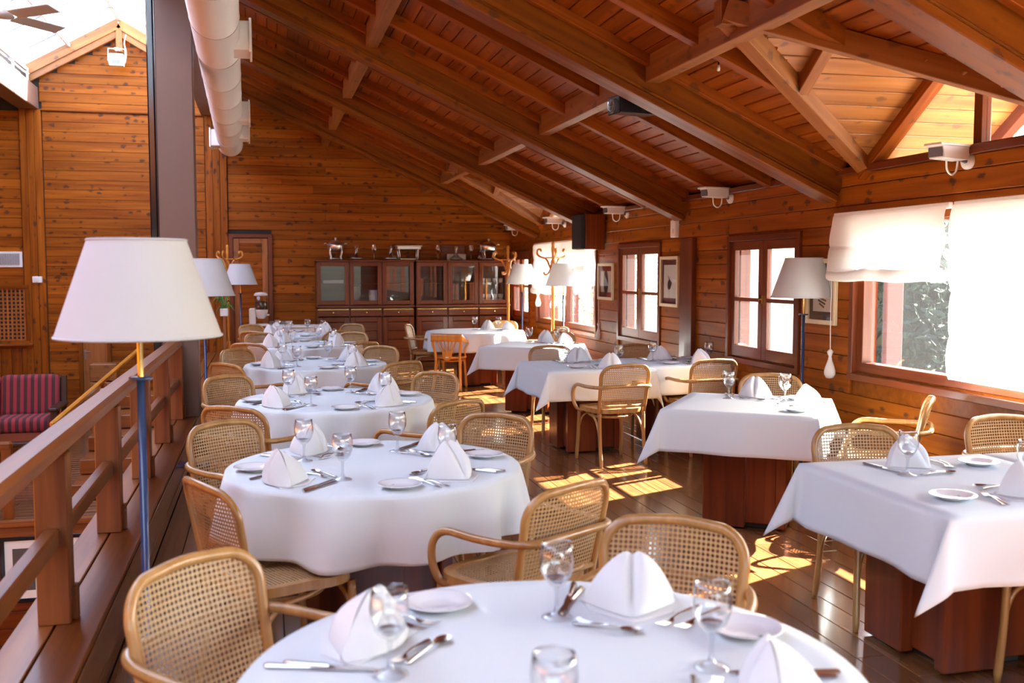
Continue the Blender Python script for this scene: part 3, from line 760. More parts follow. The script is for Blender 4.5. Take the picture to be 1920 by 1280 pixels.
# cabinet contents
pm = MB().lathe([(.0,0),(.05,.0),(.10,.014),(.10,.017),(.0,.004)], 20).mesh('plate', M_PLATE, True)
for j, (px, pz, n) in enumerate(((1.42, 1.045, 16), (1.75, 1.045, 13))):
    for k in range(n):
        tag(link('stacked_plate', pm, None, (px, 16.58, pz+k*.018)), 'white plate %s in the %s cabinet stack' % (('at the very bottom' if k == 0 else 'at the very top' if k == n-1 else 'with '+('one plate', 'two plates', 'three plates', 'four plates', 'five plates', 'six plates', 'seven plates', 'eight plates', 'nine plates', 'ten plates', 'eleven plates', 'twelve plates', 'thirteen plates', 'fourteen plates')[k-1]+' beneath it'), 'taller left' if j == 0 else 'shorter right'), 'plate', 'plates stacked in the cabinet')
cm = MB().lathe([(.0,0),(.028,0),(.04,.02),(.045,.075),(.042,.075),(.036,.02),(.0,.006)], 16).mesh('cup', M_PLATE, True)
for k in range(4):
    for j, z in enumerate((1.045, 1.128, 1.395)):
        tag(link('cup', cm, None, (3.58+k*.105, 16.56, z)), '%s white cup in the %s row behind the last glass door' % (('leftmost', 'second', 'third', 'rightmost')[k], ('lowest', 'middle', 'top')[j]), 'cup', 'cups in the right cabinet')
li = MB()
for k in range(3): li.box(-.17, .17, -.1, .1, k*.018, k*.018+.016, .006)
tag(li.build('folded_linen', M_NAP, None, loc=(1.08, 16.6, 1.39)), 'folded white linen on the shelf behind the first glass door', 'linen')

# things on top of the cabinets (z = 1.775)
ZT = 1.775
def tureen(x, label, s=1.0):
    t = thing('soup_tureen', label, 'tureen', (x, 16.6, ZT), 0, 'silver tureens on the cabinets')
    MB().lathe([(.03,.13),(.09,.14),(.125,.18),(.135,.24),(.13,.25),(.125,.245)], 24).build('bowl', M_SILV, t, True)
    MB().lathe([(.135,.25),(.11,.285),(.06,.31),(.02,.318),(.012,.33),(.02,.345),(.018,.36),(.0,.368)], 24).build('lid', M_SILV, t, True)
    for sg_ in (-1, 1): MB().tube([(sg_*.13,0,.25),(sg_*.16,0,.27),(sg_*.185,0,.262)], .008, 6).build('handle', M_SILV, t, True)
    for k in range(4):
        a = PI/4+k*PI/2; c_, s_2 = math.cos(a), math.sin(a)
        MB().tube(spline([(c_*.12,s_2*.12,.2),(c_*.135,s_2*.135,.12),(c_*.11,s_2*.11,.05),(c_*.125,s_2*.125,.004)], 4), .010, 6).build('leg', M_SILV, t, True)
    MB().tube([(math.cos(k*PI/8)*.11, math.sin(k*PI/8)*.11, .02) for k in range(16)], .007, 6, closed=True).build('ring', M_SILV, t, True)
tureen(1.13, 'round silver tureen on legs at the left end of the cabinet top')
tureen(3.70, 'round silver tureen on legs at the right end of the cabinet top')
t = thing('chafing_dish', 'rectangular silver warming stand on the cabinet top', 'chafing dish', (2.32, 16.6, ZT))
MB().box(-.20, .20, -.13, .13, .17, .23, .012).build('tray', M_SILV, t); MB().box(-.22, .22, -.15, .15, .225, .24, .004).build('rim', M_SILV, t)
for sx in (-1, 1):
    for sy in (-1, 1): MB().tube([(sx*.16,sy*.11,.18),(sx*.15,sy*.1,.08),(sx*.15,sy*.1,.0)], [.016,.011,.014], 8).build('leg', M_SILV, t, True)
MB().box(-.15, .15, -.02, .02, .012, .022).build('stretcher', M_SILV, t)
dec = [(.0,.003),(.09,.005),(.115,.02),(.09,.045),(.045,.075),(.026,.12),(.024,.16),(.034,.205),(.055,.235)]
car = [(.0,.003),(.055,.005),(.066,.03),(.05,.08),(.022,.14),(.016,.18),(.022,.245)]
ddata = MB().lathe(dec, 22).mesh('decanter', M_DECA, True); cdata = MB().lathe(car, 18).mesh('carafe', M_DECA, True)
for x, lb in ((1.46, 'wide glass decanter beside the left tureen'), (2.02, 'wide glass decanter left of the silver warming stand'), (3.12, 'wide glass decanter in front of the white emergency light')):
    tag(link('decanter', ddata, None, (x, 16.52, ZT)), lb, 'decanter', 'glassware on the cabinets')
tag(link('carafe', cdata, None, (3.55, 16.55, ZT)), 'slender glass carafe left of the right tureen', 'carafe', 'glassware on the cabinets')
wg = [(.034,.0),(.034,.003),(.006,.008),(.004,.02),(.004,.10),(.01,.115),(.036,.15),(.044,.18),(.042,.215),(.034,.25)]
wdata = MB().lathe(wg, 18).mesh('wine_glass', M_DECA, True)
for x, lb in ((1.75, 'tall wine glass between the two left decanters'), (2.82, 'tall wine glass right of the silver warming stand'), (3.38, 'tall wine glass right of the emergency light')):
    tag(link('wine_glass', wdata, None, (x, 16.55, ZT)), lb, 'wine glass', 'glassware on the cabinets')
e = thing('emergency_light', 'white rectangular emergency light standing on the right cabinet', 'emergency light', (3.15, 16.66, ZT))
MB().box(-.16, .16, -.03, .03, 0, .105, .008).build('case', M_WHITE, e); MB().box(-.135, .135, -.036, -.028, .02, .085, .004).build('diffuser', plain('pale_green_diffuser', srgb(222,230,206), .3), e)
tag(MB().box(2.90, 3.32, YB-.05, YB-.022, ZT, ZT+.26, .005).build('wall_hatch', W_CAB), 'dark wooden hatch on the wall behind the emergency light', 'hatch')
# ------------------------------------------------------------------ chairs
def make_chair():
    t = thing('cane_armchair', '', 'chair')
    # rear legs
    for s in (-1, 1):
        MB().tube(spline([(s*.205,-.245,0),(s*.2,-.205,.22),(s*.2,-.195,.44)], 5), [.013]+[.016]*10, 8).build('leg', W_BENT, t, True)
        MB().tube(spline([(s*.212,.225,0),(s*.205,.21,.2),(s*.2,.2,.43)], 5), [.012]+[.0165]*10, 8).build('leg', W_BENT, t, True)
    yb = lambda x, z: -.195-(z-.44)*.20-.035*(1-(x/.215)**2)*min(1, max(0, (z-.44)/.3))
    # hoop of the back
    pts = []
    for z in (.43, .52, .62, .70): pts.append((-.205-(z-.43)*.04, z))
    for k in range(5): a = PI-k*PI/8; pts.append((-.125+.093*math.cos(a), .735+.092*math.sin(a)))
    pts.append((0, .835))
    hoop = pts+[(-x, z) for x, z in pts[-2::-1]]
    MB().tube(spline([(x, yb(x, z), z) for x, z in hoop], 4), .0165, 8, flat=.85).build('back_frame', W_BENT, t, True)
    # cane back
    def halfw(z):
        if z < .735: return .205+(z-.43)*.04-.004
        q = (z-.735)/.092; return .125+.093*math.sqrt(max(0, 1-q*q))
    def fb(u, v):
        z = .497+v*(.822-.497); h = halfw(z); x = (2*u-1)*h; return (x, yb(x, z), z)
    MB().grid(fb, 12, 16).build('back_cane', CANE, t, True, uv=lambda c: (c.x+.5, c.z))
    MB().tube([(x, yb(x, .49), .49) for x in (-.205, -.1, 0, .1, .205)], .013, 8).build('back_rail', W_BENT, t, True)
    # seat ring and cane seat
    def ring(s, n=40):
        out = []
        for k in range(n):
            a = 2*PI*k/n; c_, d_ = math.cos(a), math.sin(a); e = 2/4.2
            w_ = .232 if d_ > 0 else .215
            out.append((math.copysign(abs(c_)**e, c_)*w_*s, math.copysign(abs(d_)**e, d_)*.222*s+.005))
        return out
    o, i = ring(1), ring(.83); n = 40
    V = [(x,y,.432) for x,y in o]+[(x,y,.468) for x,y in o]+[(x,y,.468) for x,y in i]+[(x,y,.432) for x,y in i]
    F = [(a*n+k, a*n+(k+1)%n, ((a+1)%4)*n+(k+1)%n, ((a+1)%4)*n+k) for a in range(4) for k in range(n)]
    MB().add(V, F).build('seat_frame', W_BENT, t, 'auto')
    q = ring(.85); MB().add([(0,0,.456)]+[(x,y,.462) for x,y in q], [(0,1+k,1+(k+1)%n) for k in range(n)]).build('seat_cane', CANE, t, True, uv=lambda c: (c.x+.5, c.y+.5))
    # bentwood ring below the seat and side braces
    MB().tube([(.17*math.cos(k*PI/12), .165*math.sin(k*PI/12), .395) for k in range(24)], .011, 6, closed=True).build('stretcher_ring', W_BENT, t, True)
    for s in (-1, 1):
        MB().tube(spline([(s*.2,-.215,.15),(s*.2,-.17,.30),(s*.195,-.09,.385),(s*.19,.02,.405),(s*.185,.09,.425)], 4), .010, 6).build('brace', W_BENT, t, True)
        MB().tube(spline([(s*.205,.21,.24),(s*.17,.2,.36),(s*.09,.19,.41),(s*.05,.185,.425)], 4), .010, 6).build('brace', W_BENT, t, True)
    # one bent rail makes both arms and passes behind the back
    h = [(.20,.13,.425),(.245,.155,.445),(.268,.175,.52),(.27,.165,.60),(.268,.10,.648),(.265,-.05,.648),(.25,-.20,.652),(.20,-.285,.658),(.10,-.30,.662),(0,-.303,.663)]
    MB().tube(spline(h+[(-x,y,z) for x,y,z in h[-2::-1]], 4), .0155, 8).build('arm_rail', W_BENT, t, True)
    return t
CH0 = make_chair(); _first = [True]
def chair(x, y, face, label, group):
    """face: direction (radians) the sitter looks at"""
    if _first[0]: o = CH0; _first[0] = False
    else: o = copy_tree(CH0)
    o.location = (x, y, 0); o.rotation_euler = (0, 0, face-PI/2); o['label'] = label; o['group'] = group
    return o

# ------------------------------------------------------------------ tables and cloths
ZTOP = .745
def ped_parts(t, s=.21, px=0, py=0):
    def put(m, name, mat): m.v = [(x+px, y+py, z) for x, y, z in m.v]; m.build(name, mat, t)
    put(MB().box(-s, s, -s, s, .03, ZTOP-.04, .006), 'pedestal', W_PED)
    for k in range(4):
        M = Matrix.Rotation(k*PI/2, 4, 'Z')
        m = MB().box(-s-.03, .02, -s-.055, -s+.01, .012, ZTOP-.05, .006); m.v = [tuple(M @ Vector(p)) for p in m.v]
        put(m, 'pedestal_slab', W_PED)
    put(MB().box(-s+.03, s-.03, -s+.03, s-.03, 0, .032, .004), 'foot', M_DARK)
def round_table(x, y, rad, label, rz=0):
    t = thing('round_table', label, 'table', (x, y, 0), rz, 'round dining tables'); ped_parts(t)
    MB().lathe([(.0,ZTOP-.04),(rad-.012,ZTOP-.04),(rad-.006,ZTOP-.03),(rad-.006,ZTOP-.002),(.0,ZTOP-.002)], 48).build('table_top', W_PED, t)
def round_cloth(x, y, rad, label, drop=.26, seed=0):
    rnd = random.Random(seed); n = 144; ph = [rnd.uniform(0, 6.28) for _ in range(4)]
    nf = rnd.choice((13, 14, 15))
    V = [(0, 0, ZTOP+.004)]; rings = []
    prof = [(.3,0,0),(.6,0,0),(.85,0,0),(.97,0,0),(1,.0,.001),(1.012,.006,.02)]
    levels = [('t', f) for f in (.35,.7,.93,1.0)]+[('d', d) for d in (.012,.03,.06,.10,.14,.18,.22,.25,1.0)]
    for kind, d in levels:
        ringv = []
        for k in range(n):
            a = 2*PI*k/n
            fold = math.sin(nf*a+ph[0]+.7*math.sin(2*a+ph[1]))*.65+math.sin((nf-6)*a+ph[2])*.35
            if kind == 't': r, z = rad*d, ZTOP+.004
            else:
                dd = drop*(1+.04*math.sin(3*a+ph[3])) if d == 1.0 else d
                q = dd/drop; r = rad+.003+.022*q**.6+(.050*q**.7)*(fold+.25*fold*abs(fold)); z = ZTOP+.004-dd+.006*math.exp(-dd/.02)*0
            ringv.append((r*math.cos(a), r*math.sin(a), z))
        rings.append(ringv)
    for rv in rings: V += rv
    F = [(0, 1+k, 1+(k+1) % n) for k in range(n)]
    for i in range(len(rings)-1):
        for k in range(n): F.append((1+i*n+k, 1+i*n+(k+1) % n, 1+(i+1)*n+(k+1) % n, 1+(i+1)*n+k))
    o = MB().add(V, F).build('tablecloth', M_CLOTH, None, True, loc=(x, y, 0))
    md = o.modifiers.new('hem', 'SOLIDIFY'); md.thickness = .0025; md.offset = 1
    return tag(o, label, 'tablecloth', 'round white tablecloths')
def square_table(x, y, sx, sy, rz, label, ps=.21, px=0, py=0):
    t = thing('square_table', label, 'table', (x, y, 0), rz, 'square dining tables')
    MB().box(-sx/2+.006, sx/2-.006, -sy/2+.006, sy/2-.006, ZTOP-.04, ZTOP-.002, .004).build('table_top', W_PED, t)
    ped_parts(t, ps, px, py)
def square_cloth(x, y, sx, sy, rz, label, drop=.26, seed=0, ears={}, clx=(-9,9)):
    """ears: {corner: world direction in degrees the hanging corner fold leans to}, corners (-,-) (+,-) (+,+) (-,+) = 0..3"""
    rnd = random.Random(seed); hx, hy = sx/2, sy/2; zt = ZTOP+.004
    def axis(h):
        e = [i*drop/11 for i in range(1, 12)]
        return [-h-q for q in e[::-1]]+[-h+2*h*i/14 for i in range(15)]+[h+q for q in e]
    U, Wv = axis(hx), axis(hy); ph = [rnd.uniform(0, 6.28) for _ in range(8)]
    V = []
    for vv in Wv:
        for uu in U:
            a, b = max(0, abs(uu)-hx), max(0, abs(vv)-hy); su = 1 if uu > 0 else -1; sv = 1 if vv > 0 else -1
            r = math.hypot(a, b); q = r/drop; outf = .004+.022*q
            if a == 0 and b == 0: p = (uu, vv, zt)
            elif a == 0 or b == 0:
                s_ = uu if b else vv; hh = hx if b else hy
                rip = q*(.012*math.sin(s_*8+ph[0 if b else 1])+.008*math.sin(s_*17+ph[2 if b else 3]))*min(1, (hh-abs(s_))/.12)
                p = (su*(hx+outf+rip) if a else uu, sv*(hy+outf+rip) if b else vv, zt-r*(1-.03*q)+.003*math.exp(-r/.01)*0)
            else:
                fi = math.atan2(b, a); t = fi/(PI/2); k = (0 if su < 0 else 1) if sv < 0 else (3 if su < 0 else 2)
                ang = min(fi, PI/2-fi)*.52*(1+.12*math.sin(ph[4+k]))
                wd = ears.get(k); e = math.atan2(sv, su) if wd is None else math.radians(wd)-rz
                off = r*math.sin(ang); sh = 1 if fi < PI/4 else -1; pn = (-math.sin(e), math.cos(e))
                sh *= (1 if pn[0]*su-pn[1]*sv >= 0 else -1); gap = sh*.022*q*abs(math.sin(4*fi))
                ox = su*(hx+outf*(1-t))+off*math.cos(e)+gap*pn[0]; oy = sv*(hy+outf*t)+off*math.sin(e)+gap*pn[1]
                p = (ox, oy, zt-r*math.cos(ang)*(1-.03*q))
            V.append((min(max(p[0], clx[0]), clx[1]), p[1], p[2]))
    nu = len(U); F = []
    for j in range(len(Wv)-1):
        for i in range(nu-1):
            A_, B_, C_, D_ = j*nu+i, j*nu+i+1, (j+1)*nu+i+1, (j+1)*nu+i
            if i == j and (i <= 10 or i >= 25): F += [(A_, B_, C_), (A_, C_, D_)]           # split along the crease of the corner fold
            elif i+j == 35 and (i <= 10 or i >= 25): F += [(A_, B_, D_), (B_, C_, D_)]
            else: F.append((A_, B_, C_, D_))
    o = MB().add(V, F).build('tablecloth', M_CLOTH, None, True, loc=(x, y, 0), rz=rz)
    md = o.modifiers.new('hem', 'SOLIDIFY'); md.thickness = .0025; md.offset = 1
    return tag(o, label, 'tablecloth', 'square white tablecloths')

# ------------------------------------------------------------------ place settings
def napkin_mesh(seed):
    rnd = random.Random(seed); H = rnd.uniform(.128, .15); wv = rnd.uniform(.118, .132); lean = rnd.uniform(-.02, .02); pw = rnd.uniform(1.8, 2.5); m = MB()
    def ridge(u): return Vector((wv*.97*u*(1-.06*(1-abs(u)))+lean*(1-u*u), .03+.012*(1-u*u), H*(1-abs(u)**pw)*(1-.10*math.exp(-(u/.07)**2))+.003))
    def foot(u): return Vector((wv*u*(1-.25*(1-abs(u))), .045-.13*(1-abs(u)**1.4), .003))
    def front(s, t):
        u = 2*s-1; p = foot(u)*(1-t)+ridge(u)*t; k = math.sin(PI*min(1, t*.9+.05))
        bulge = .030*k*math.sin(PI*min(1, abs(u)*1.1+.12)); crease = .024*k*math.exp(-(u/.085)**2)
        return p+Vector((.25*u*bulge, -bulge+crease, .35*bulge))
    def back(s, t):
        u = 2*s-1; f_ = Vector((wv*u*.98, .052+.045*(1-u*u), .003)); p = f_*(1-t)+ridge(u)*t; k = math.sin(PI*t)
        return p+Vector((0, .018*k*math.sin(PI*min(1, abs(u)*1.2+.1))-.010*k*math.exp(-(u/.1)**2), 0))
    m.grid(front, 28, 12); m.grid(back, 28, 10)
    me = m.mesh('napkin', M_NAP, True)
    b = bmesh.new(); b.from_mesh(me); bmesh.ops.remove_doubles(b, verts=b.verts, dist=.0008); bmesh.ops.recalc_face_normals(b, faces=b.faces); b.to_mesh(me); b.free()
    return me
NAPS = [napkin_mesh(k) for k in range(5)]
NAPB = MB().prism([(-.12,.075),(.12,.075),(.105,-.03),(.0,-.115),(-.105,-.03)], 0, .004).mesh('napkin_base', M_NAP)
g0 = [(.038,.0),(.038,.0025),(.02,.006),(.008,.012),(.0055,.03),(.005,.055),(.0075,.074)]
g1 = [(.0075,.074),(.018,.082),(.032,.098),(.041,.122),(.0425,.145),(.040,.168),(.0372,.186),(.0362,.186),(.039,.168),(.0412,.145),(.0395,.122),(.031,.101),(.016,.087),(.0,.084)]
GL_STEM = MB().lathe(g0, 20).mesh('stem', M_STEM, True); GL_BOWL = MB().lathe(g1, 24).mesh('bowl', M_GLASS, True)
GL_BASE = MB().lathe([(.0,.083),(.013,.086),(.024,.094),(.026,.100),(.012,.094),(.0,.092)], 20).mesh('bowl_base', M_STEM, True)
PL = MB().lathe([(.0,.004),(.045,.004),(.05,.006),(.082,.020),(.086,.021),(.086,.023),(.080,.0225),(.052,.011),(.046,.0085),(.0,.008)], 32).mesh('side_plate', M_PLATE, True)
EM = MB().lathe([(.0,.0),(.006,.0),(.006,.0006),(.0,.0008)], 10).mesh('emblem', M_GREEN)
def strip(prof, n=7):
    """a slim piece of cutlery: (y, half width, z, half thickness)"""
    V = []; F = []
    for y, w_, z, t in prof:
        V += [(-w_, y, z), (-w_*.5, y, z+t), (w_*.5, y, z+t), (w_, y, z), (w_*.5, y, z-t), (-w_*.5, y, z-t)]
    for i in range(len(prof)-1):
        for k in range(6): F.append((i*6+k, i*6+(k+1) % 6, (i+1)*6+(k+1) % 6, (i+1)*6+k))
    F.append(tuple(range(6))[::-1]); F.append(tuple((len(prof)-1)*6+k for k in range(6)))
    return V, F
def knife_mesh():
    k = MB(); k.add(*strip([(-.11,.006,.006,.004),(-.105,.0085,.006,.005),(-.06,.0075,.006,.0045),(-.015,.006,.006,.004),(-.008,.0055,.006,.003)]))
    k.prism([(-.006,-.008),(.0075,-.008),(.0095,.03),(.0085,.085),(.003,.108),(-.005,.113),(-.006,.06)], .004, .0062)
    return k.mesh('knife', M_STEEL, 'auto')
def fork_mesh(s=1.0):
    k = MB(); k.add(*strip([(-.10*s,.006,.004,.002),(-.095*s,.008,.004,.002),(-.05*s,.005,.007,.002),(.0,.003,.010,.002),(.03*s,.0035,.008,.0018),(.04*s,.010,.005,.0015),(.055*s,.0115,.004,.0014)]))
    for j in range(4): k.add(*strip([(.053*s,.0018,.0045,.001),(.08*s,.0016,.006,.001),(.10*s,.0009,.012,.0007)])); k.v[-18:] = [(x-.0092+j*.0061, y, z) for x, y, z in k.v[-18:]]
    return k.mesh('fork', M_STEEL, 'auto')
def spoon_mesh(s=1.0):
    k = MB(); k.add(*strip([(-.095*s,.006,.004,.002),(-.09*s,.008,.004,.002),(-.04*s,.005,.007,.002),(.01*s,.003,.011,.002),(.035*s,.004,.009,.0018)]))
    def bowl(u, v):
        a = 2*PI*u; r = v; y = .064*s+.032*s*r*math.cos(a); x = .019*s*r*math.sin(a)*(1+.12*math.cos(a)); return (x, y, .002+.009*r*r)
    k.grid(bowl, 18, 5); return k.mesh('spoon', M_STEEL, True)
KN, FK, SPN, DFK = knife_mesh(), fork_mesh(), spoon_mesh(.9), fork_mesh(.8)
def setting(x, y, ang, where, z=ZTOP+.0075, items='ngpkfs', jit=.012, napz=0, side=1.0, nap=True):
    """a laid place. (x, y): centre of its napkin; ang: direction from the table centre outwards to the sitter"""
    inn = Vector((-math.cos(ang), -math.sin(ang), 0)); rt = Vector((-inn.y, inn.x, 0))*-1
    rz = math.atan2(inn.y, inn.x)-PI/2; rn = random.Random(hash(round(x*131+y*17, 3)))
    J = lambda: rn.uniform(-jit, jit)
    P = lambda a, b, h=0: Vector((x, y, z+h))+rt*(a+J())+inn*(b+J())
    if 'n' in items:
        n = thing('napkin', 'peaked white napkin, %s' % where, 'napkin', P(0, 0), rz+rn.uniform(-.5, .5)+PI*(rn.random() < .5), 'peaked napkins')
        link('folded_peak', rn.choice(NAPS), n, (0, 0, .003)); link('flat_base', NAPB, n)
    if 'g' in items:
        g = thing('wine_goblet', 'clear stemmed goblet, %s' % where, 'glass', P(.14*side, .16), rn.uniform(0, 3), 'stemmed goblets')
        link('stem', GL_STEM, g); link('bowl', GL_BOWL, g); link('bowl_base', GL_BASE, g)
    if 'p' in items:
        p = tag(link('side_plate', PL, None, P(-.29*side, .05, -.003), rn.uniform(0, 6)), 'small white side plate, %s' % where, 'plate', 'side plates')
        link('emblem', EM, p, (0, .045, .0086))
    if 'k' in items:
        for k in range(2): tag(link('table_knife', KN, None, P((.145+.022*k)*side, .025-.012*k, -.001), rz+rn.uniform(-.12, .12)+(.25 if k else .2)), '%s steel table knife, %s' % (('inner', 'outer')[k], where), 'knife', 'table knives')
    if 'f' in items:
        for k in range(2): tag(link('table_fork', FK, None, P((-.135-.03*k)*side, .02, 0), rz+rn.uniform(-.15, .15)-.2), '%s steel table fork, %s' % (('inner', 'outer')[k], where), 'fork', 'table forks')
    if 's' in items:
        tag(link('dessert_spoon', SPN, None, P(.0, .185, 0), rz+PI/2+rn.uniform(-.2, .2)), 'dessert spoon laid crosswise, %s' % where, 'spoon', 'dessert spoons')
        tag(link('dessert_fork', DFK, None, P(.0, .155, 0), rz-PI/2+rn.uniform(-.2, .2)), 'dessert fork laid crosswise, %s' % where, 'fork', 'dessert forks')

# six round tables in a row along the railing
ORD = ['nearest round table', 'second round table', 'third round table', 'fourth round table', 'fifth round table', 'sixth and last round table']
ROWS = [(.57, 1.95, .65), (.45, 4.33, .63), (.44, 6.63, .63), (.44, 9.22, .63), (.44, 11.65, .63), (.44, 13.6, .60)]
SET = {0: [142, 49, -31, -131], 'd': [-143, 126, 41, -50]}
CHA = {0: [(136, .79), (53, .77), (-30, .75)], 'd': [(-130, .82), (129, .78), (46, .77), (-58, .86)]}
QUAD = {'d': ['front left', 'back left', 'back right', 'front right'], 0: ['left', 'back right', 'right', 'near']}
for i, (tx, ty, tr) in enumerate(ROWS):
    key = 0 if i == 0 else 'd'
    round_table(tx, ty, tr, 'wooden pedestal of the %s under its cloth' % ORD[i], math.radians(random.uniform(-20, 20)))
    round_cloth(tx, ty, tr, 'white cloth draped over the %s' % ORD[i], seed=i+3)
    for a, q in zip(SET[key], QUAD[key]):
        th = math.radians(a+random.uniform(-3, 3)*(i > 1))
        setting(tx+.465*tr/.63*math.cos(th), ty+.465*tr/.63*math.sin(th), th, '%s of the %s' % (q, ORD[i]))
    for (a, rr), q in zip(CHA[key], QUAD[key]):
        if i == 1 and q == 'front left': 
            o = chair(.03, 3.83, math.radians(26), 'armless cane chair at the %s of the %s' % (q, ORD[i]), 'cane chairs at the round tables'); o.name = 'cane_side_chair'
            for c_ in [c for c in o.children if c.name.startswith('arm_rail')]: bpy.data.objects.remove(c_)
            continue
        a += random.uniform(-5, 5)*(i > 1); th = math.radians(a); rr *= random.uniform(.97, 1.04) if i > 1 else 1
        if (i == 5 and 'front' in q) or (i == 4 and 'back' in q): rr *= .84
        chair(tx+rr*math.cos(th), ty+rr*math.sin(th), th+PI+math.radians(random.uniform(-6, 6)*(i > 1)), 'cane armchair at the %s of the %s' % (q, ORD[i]), 'cane armchairs at the round tables')

# square tables on the window side
RZ = math.radians(-36)
def sq(x, y, sx, sy, rz, nm, seed, px=0, py=0, **k):
    square_table(x, y, sx, sy, rz, 'wooden pedestal of the %s' % nm, px=px, py=py)
    square_cloth(x, y, sx, sy, rz, 'white cloth over the %s' % nm, seed=seed, **k)
sq(2.745, 3.42, .93, 1.0, 0, 'square table at the lower right', 1, .06, .14, ears={0: 190, 3: 165}, clx=(-9,.468))
sq(3.660, 3.42, .86, 1.0, 0, 'square table at the right edge by the wall', 2, clx=(-.436,.445))
sq(2.99, 5.77, .93, .93, RZ, 'turned square table below the blinds', 3, ears={0: 185, 3: 120, 1: 250})
sq(2.785, 8.52, .97, 1.0, 0, 'square table in the middle of the room', 4, ears={0: 215, 3: 180, 1: 300}, clx=(-9,.492))
sq(3.69, 8.66, .80, .86, 0, 'square table against the wall by the pilaster', 5, ears={0: 262}, clx=(-.406,.38))
sq(2.97, 11.0, .93, .93, RZ, 'turned square table near the far window', 6, ears={0: 200})
round_table(2.86, 13.72, .68, 'wooden pedestal of the round table in front of the cabinets')
round_cloth(2.86, 13.72, .68, 'white cloth draped over the round table in front of the cabinets', seed=21, drop=.25)
d = math.radians
setting(2.72, 3.74, d(90), 'back of the lower right square table')
setting(2.76, 3.10, d(-90), 'front of the lower right square table')
setting(3.68, 3.74, d(90), 'back of the square table at the right edge')
setting(3.70, 3.08, d(-90), 'front of the square table at the right edge')
setting(3.19, 6.07, d(54), 'back of the turned square table below the blinds')
setting(3.30, 5.58, d(-36), 'right of the turned square table below the blinds')
setting(2.82, 8.86, d(90), 'back of the middle square table')
setting(2.92, 8.22, d(-90), 'front of the middle square table')
setting(3.66, 8.90, d(90), 'back of the table by the pilaster')
setting(3.86, 8.36, d(-90), 'front of the table by the pilaster')
setting(3.19, 11.28, d(54), 'back of the turned table near the far window')
setting(3.36, 10.93, d(-36), 'right of the turned table near the far window')
setting(3.10, 14.03, d(55), 'back of the round table before the cabinets')
setting(3.36, 13.70, d(-10), 'right of the round table before the cabinets')
G = 'cane armchairs on the window side'
chair(2.76, 4.02, d(-98), 'cane armchair behind the lower right square table', G)
chair(3.72, 4.12, d(-90), 'cane armchair at the right edge behind the wall table', G)
chair(2.95, 2.985, d(90), 'cane armchair in front of the lower right square table', G)
chair(3.42, 6.36, d(54+180), 'cane armchair behind the turned square table below the blinds', G)
chair(3.62, 5.32, d(144), 'sunlit cane armchair at the wall side of the turned square table', G)
chair(2.80, 7.86, d(97), 'cane armchair seen from behind at the middle square table', G)
chair(2.78, 9.36, d(-90), 'cane armchair behind the middle square table', G)
chair(3.72, 8.12, d(94), 'cane armchair seen from behind at the table by the pilaster', G)
chair(3.70, 9.36, d(-92), 'cane armchair behind the table by the pilaster', G)
chair(3.36, 11.62, d(234), 'cane armchair behind the turned table near the far window', G)
chair(3.58, 12.75, d(190), 'cane armchair turned sideways between the far round table and the window', G)
chair(2.22, 13.95, d(-20), 'cane armchair at the left of the round table before the cabinets', G)
chair(3.34, 14.42, d(235), 'cane armchair behind the round table before the cabinets', G)

# the one slatted bentwood chair
f = thing('fan_back_chair', 'honey coloured bentwood chair with a fan-slatted back', 'chair', (2.42, 13.20, 0), d(64-90))
MB().lathe([(.0,.425),(.19,.425),(.205,.432),(.205,.452),(.19,.458),(.16,.452),(.0,.448)], 32).build('seat', W_FAN, f, 'auto')
for s in (-1, 1):
    MB().tube(spline([(s*.19,-.235,0),(s*.175,-.19,.2),(s*.165,-.17,.43),(s*.185,-.2,.6),(s*.20,-.225,.73)], 5), [.016]+[.019]*20, 8).build('leg', W_FAN, f, True)
    MB().tube(spline([(s*.165,.17,0),(s*.155,.155,.2),(s*.145,.145,.43)], 5), [.014]+[.018]*10, 8).build('leg', W_FAN, f, True)
    MB().tube(spline([(s*.255,.04,.655),(s*.25,-.06,.62),(s*.215,-.09,.54),(s*.205,-.03,.46),(s*.2,.02,.44)], 5), .011, 8).build('arm_support', W_FAN, f, True)
    MB().tube(spline([(s*.15,.15,.2),(s*.155,.1,.34),(s*.16,0,.405),(s*.16,-.1,.34),(s*.17,-.18,.2)], 5), .010, 8).build('brace', W_FAN, f, True)
def railf(u, v):
    a = (u*2-1); x = .215*math.sin(a*1.7)/math.sin(1.7) if abs(a) < .62 else math.copysign(.2+.06*min(1, (abs(a)-.62)/.2), a)
    xx = a*.36; y = -.245+.9*max(0, abs(a)-.45)**1.5*.9
    X = .215*math.sin(min(1, abs(a)/.6)*PI/2)*(1 if a > 0 else -1)+ (0.05*max(0, abs(a)-.6)/.4)*(1 if a > 0 else -1)
    h = .105*(1 if abs(a) < .5 else max(.3, 1-(abs(a)-.5)*2.2)); zt = .765 if abs(a) < .5 else .765-.09*min(1, (abs(a)-.5)/.3)
    return (X, y, zt-h*v)
mr_ = MB().grid(railf, 40, 3).build('top_rail', W_FAN, f, True); sm_ = mr_.modifiers.new('s', 'SOLIDIFY'); sm_.thickness = .018; sm_.offset = 0
for k in range(6):
    q = (k-2.5)/2.5
    beam('slat', (q*.05, -.19, .48), (q*.135, -.238, .675), .017, .008, W_FAN, f, up=(0,-1,0))
MB().prism([(-.068,.53),(.068,.53),(.06,.44),(.03,.405),(-.03,.405),(-.06,.44)], -.205, -.185, 'y').build('splat_foot', W_FAN, f)
MB().box(-.022, .022, -.207, -.204, .44, .455).build('maker_label', M_WHITE, f)
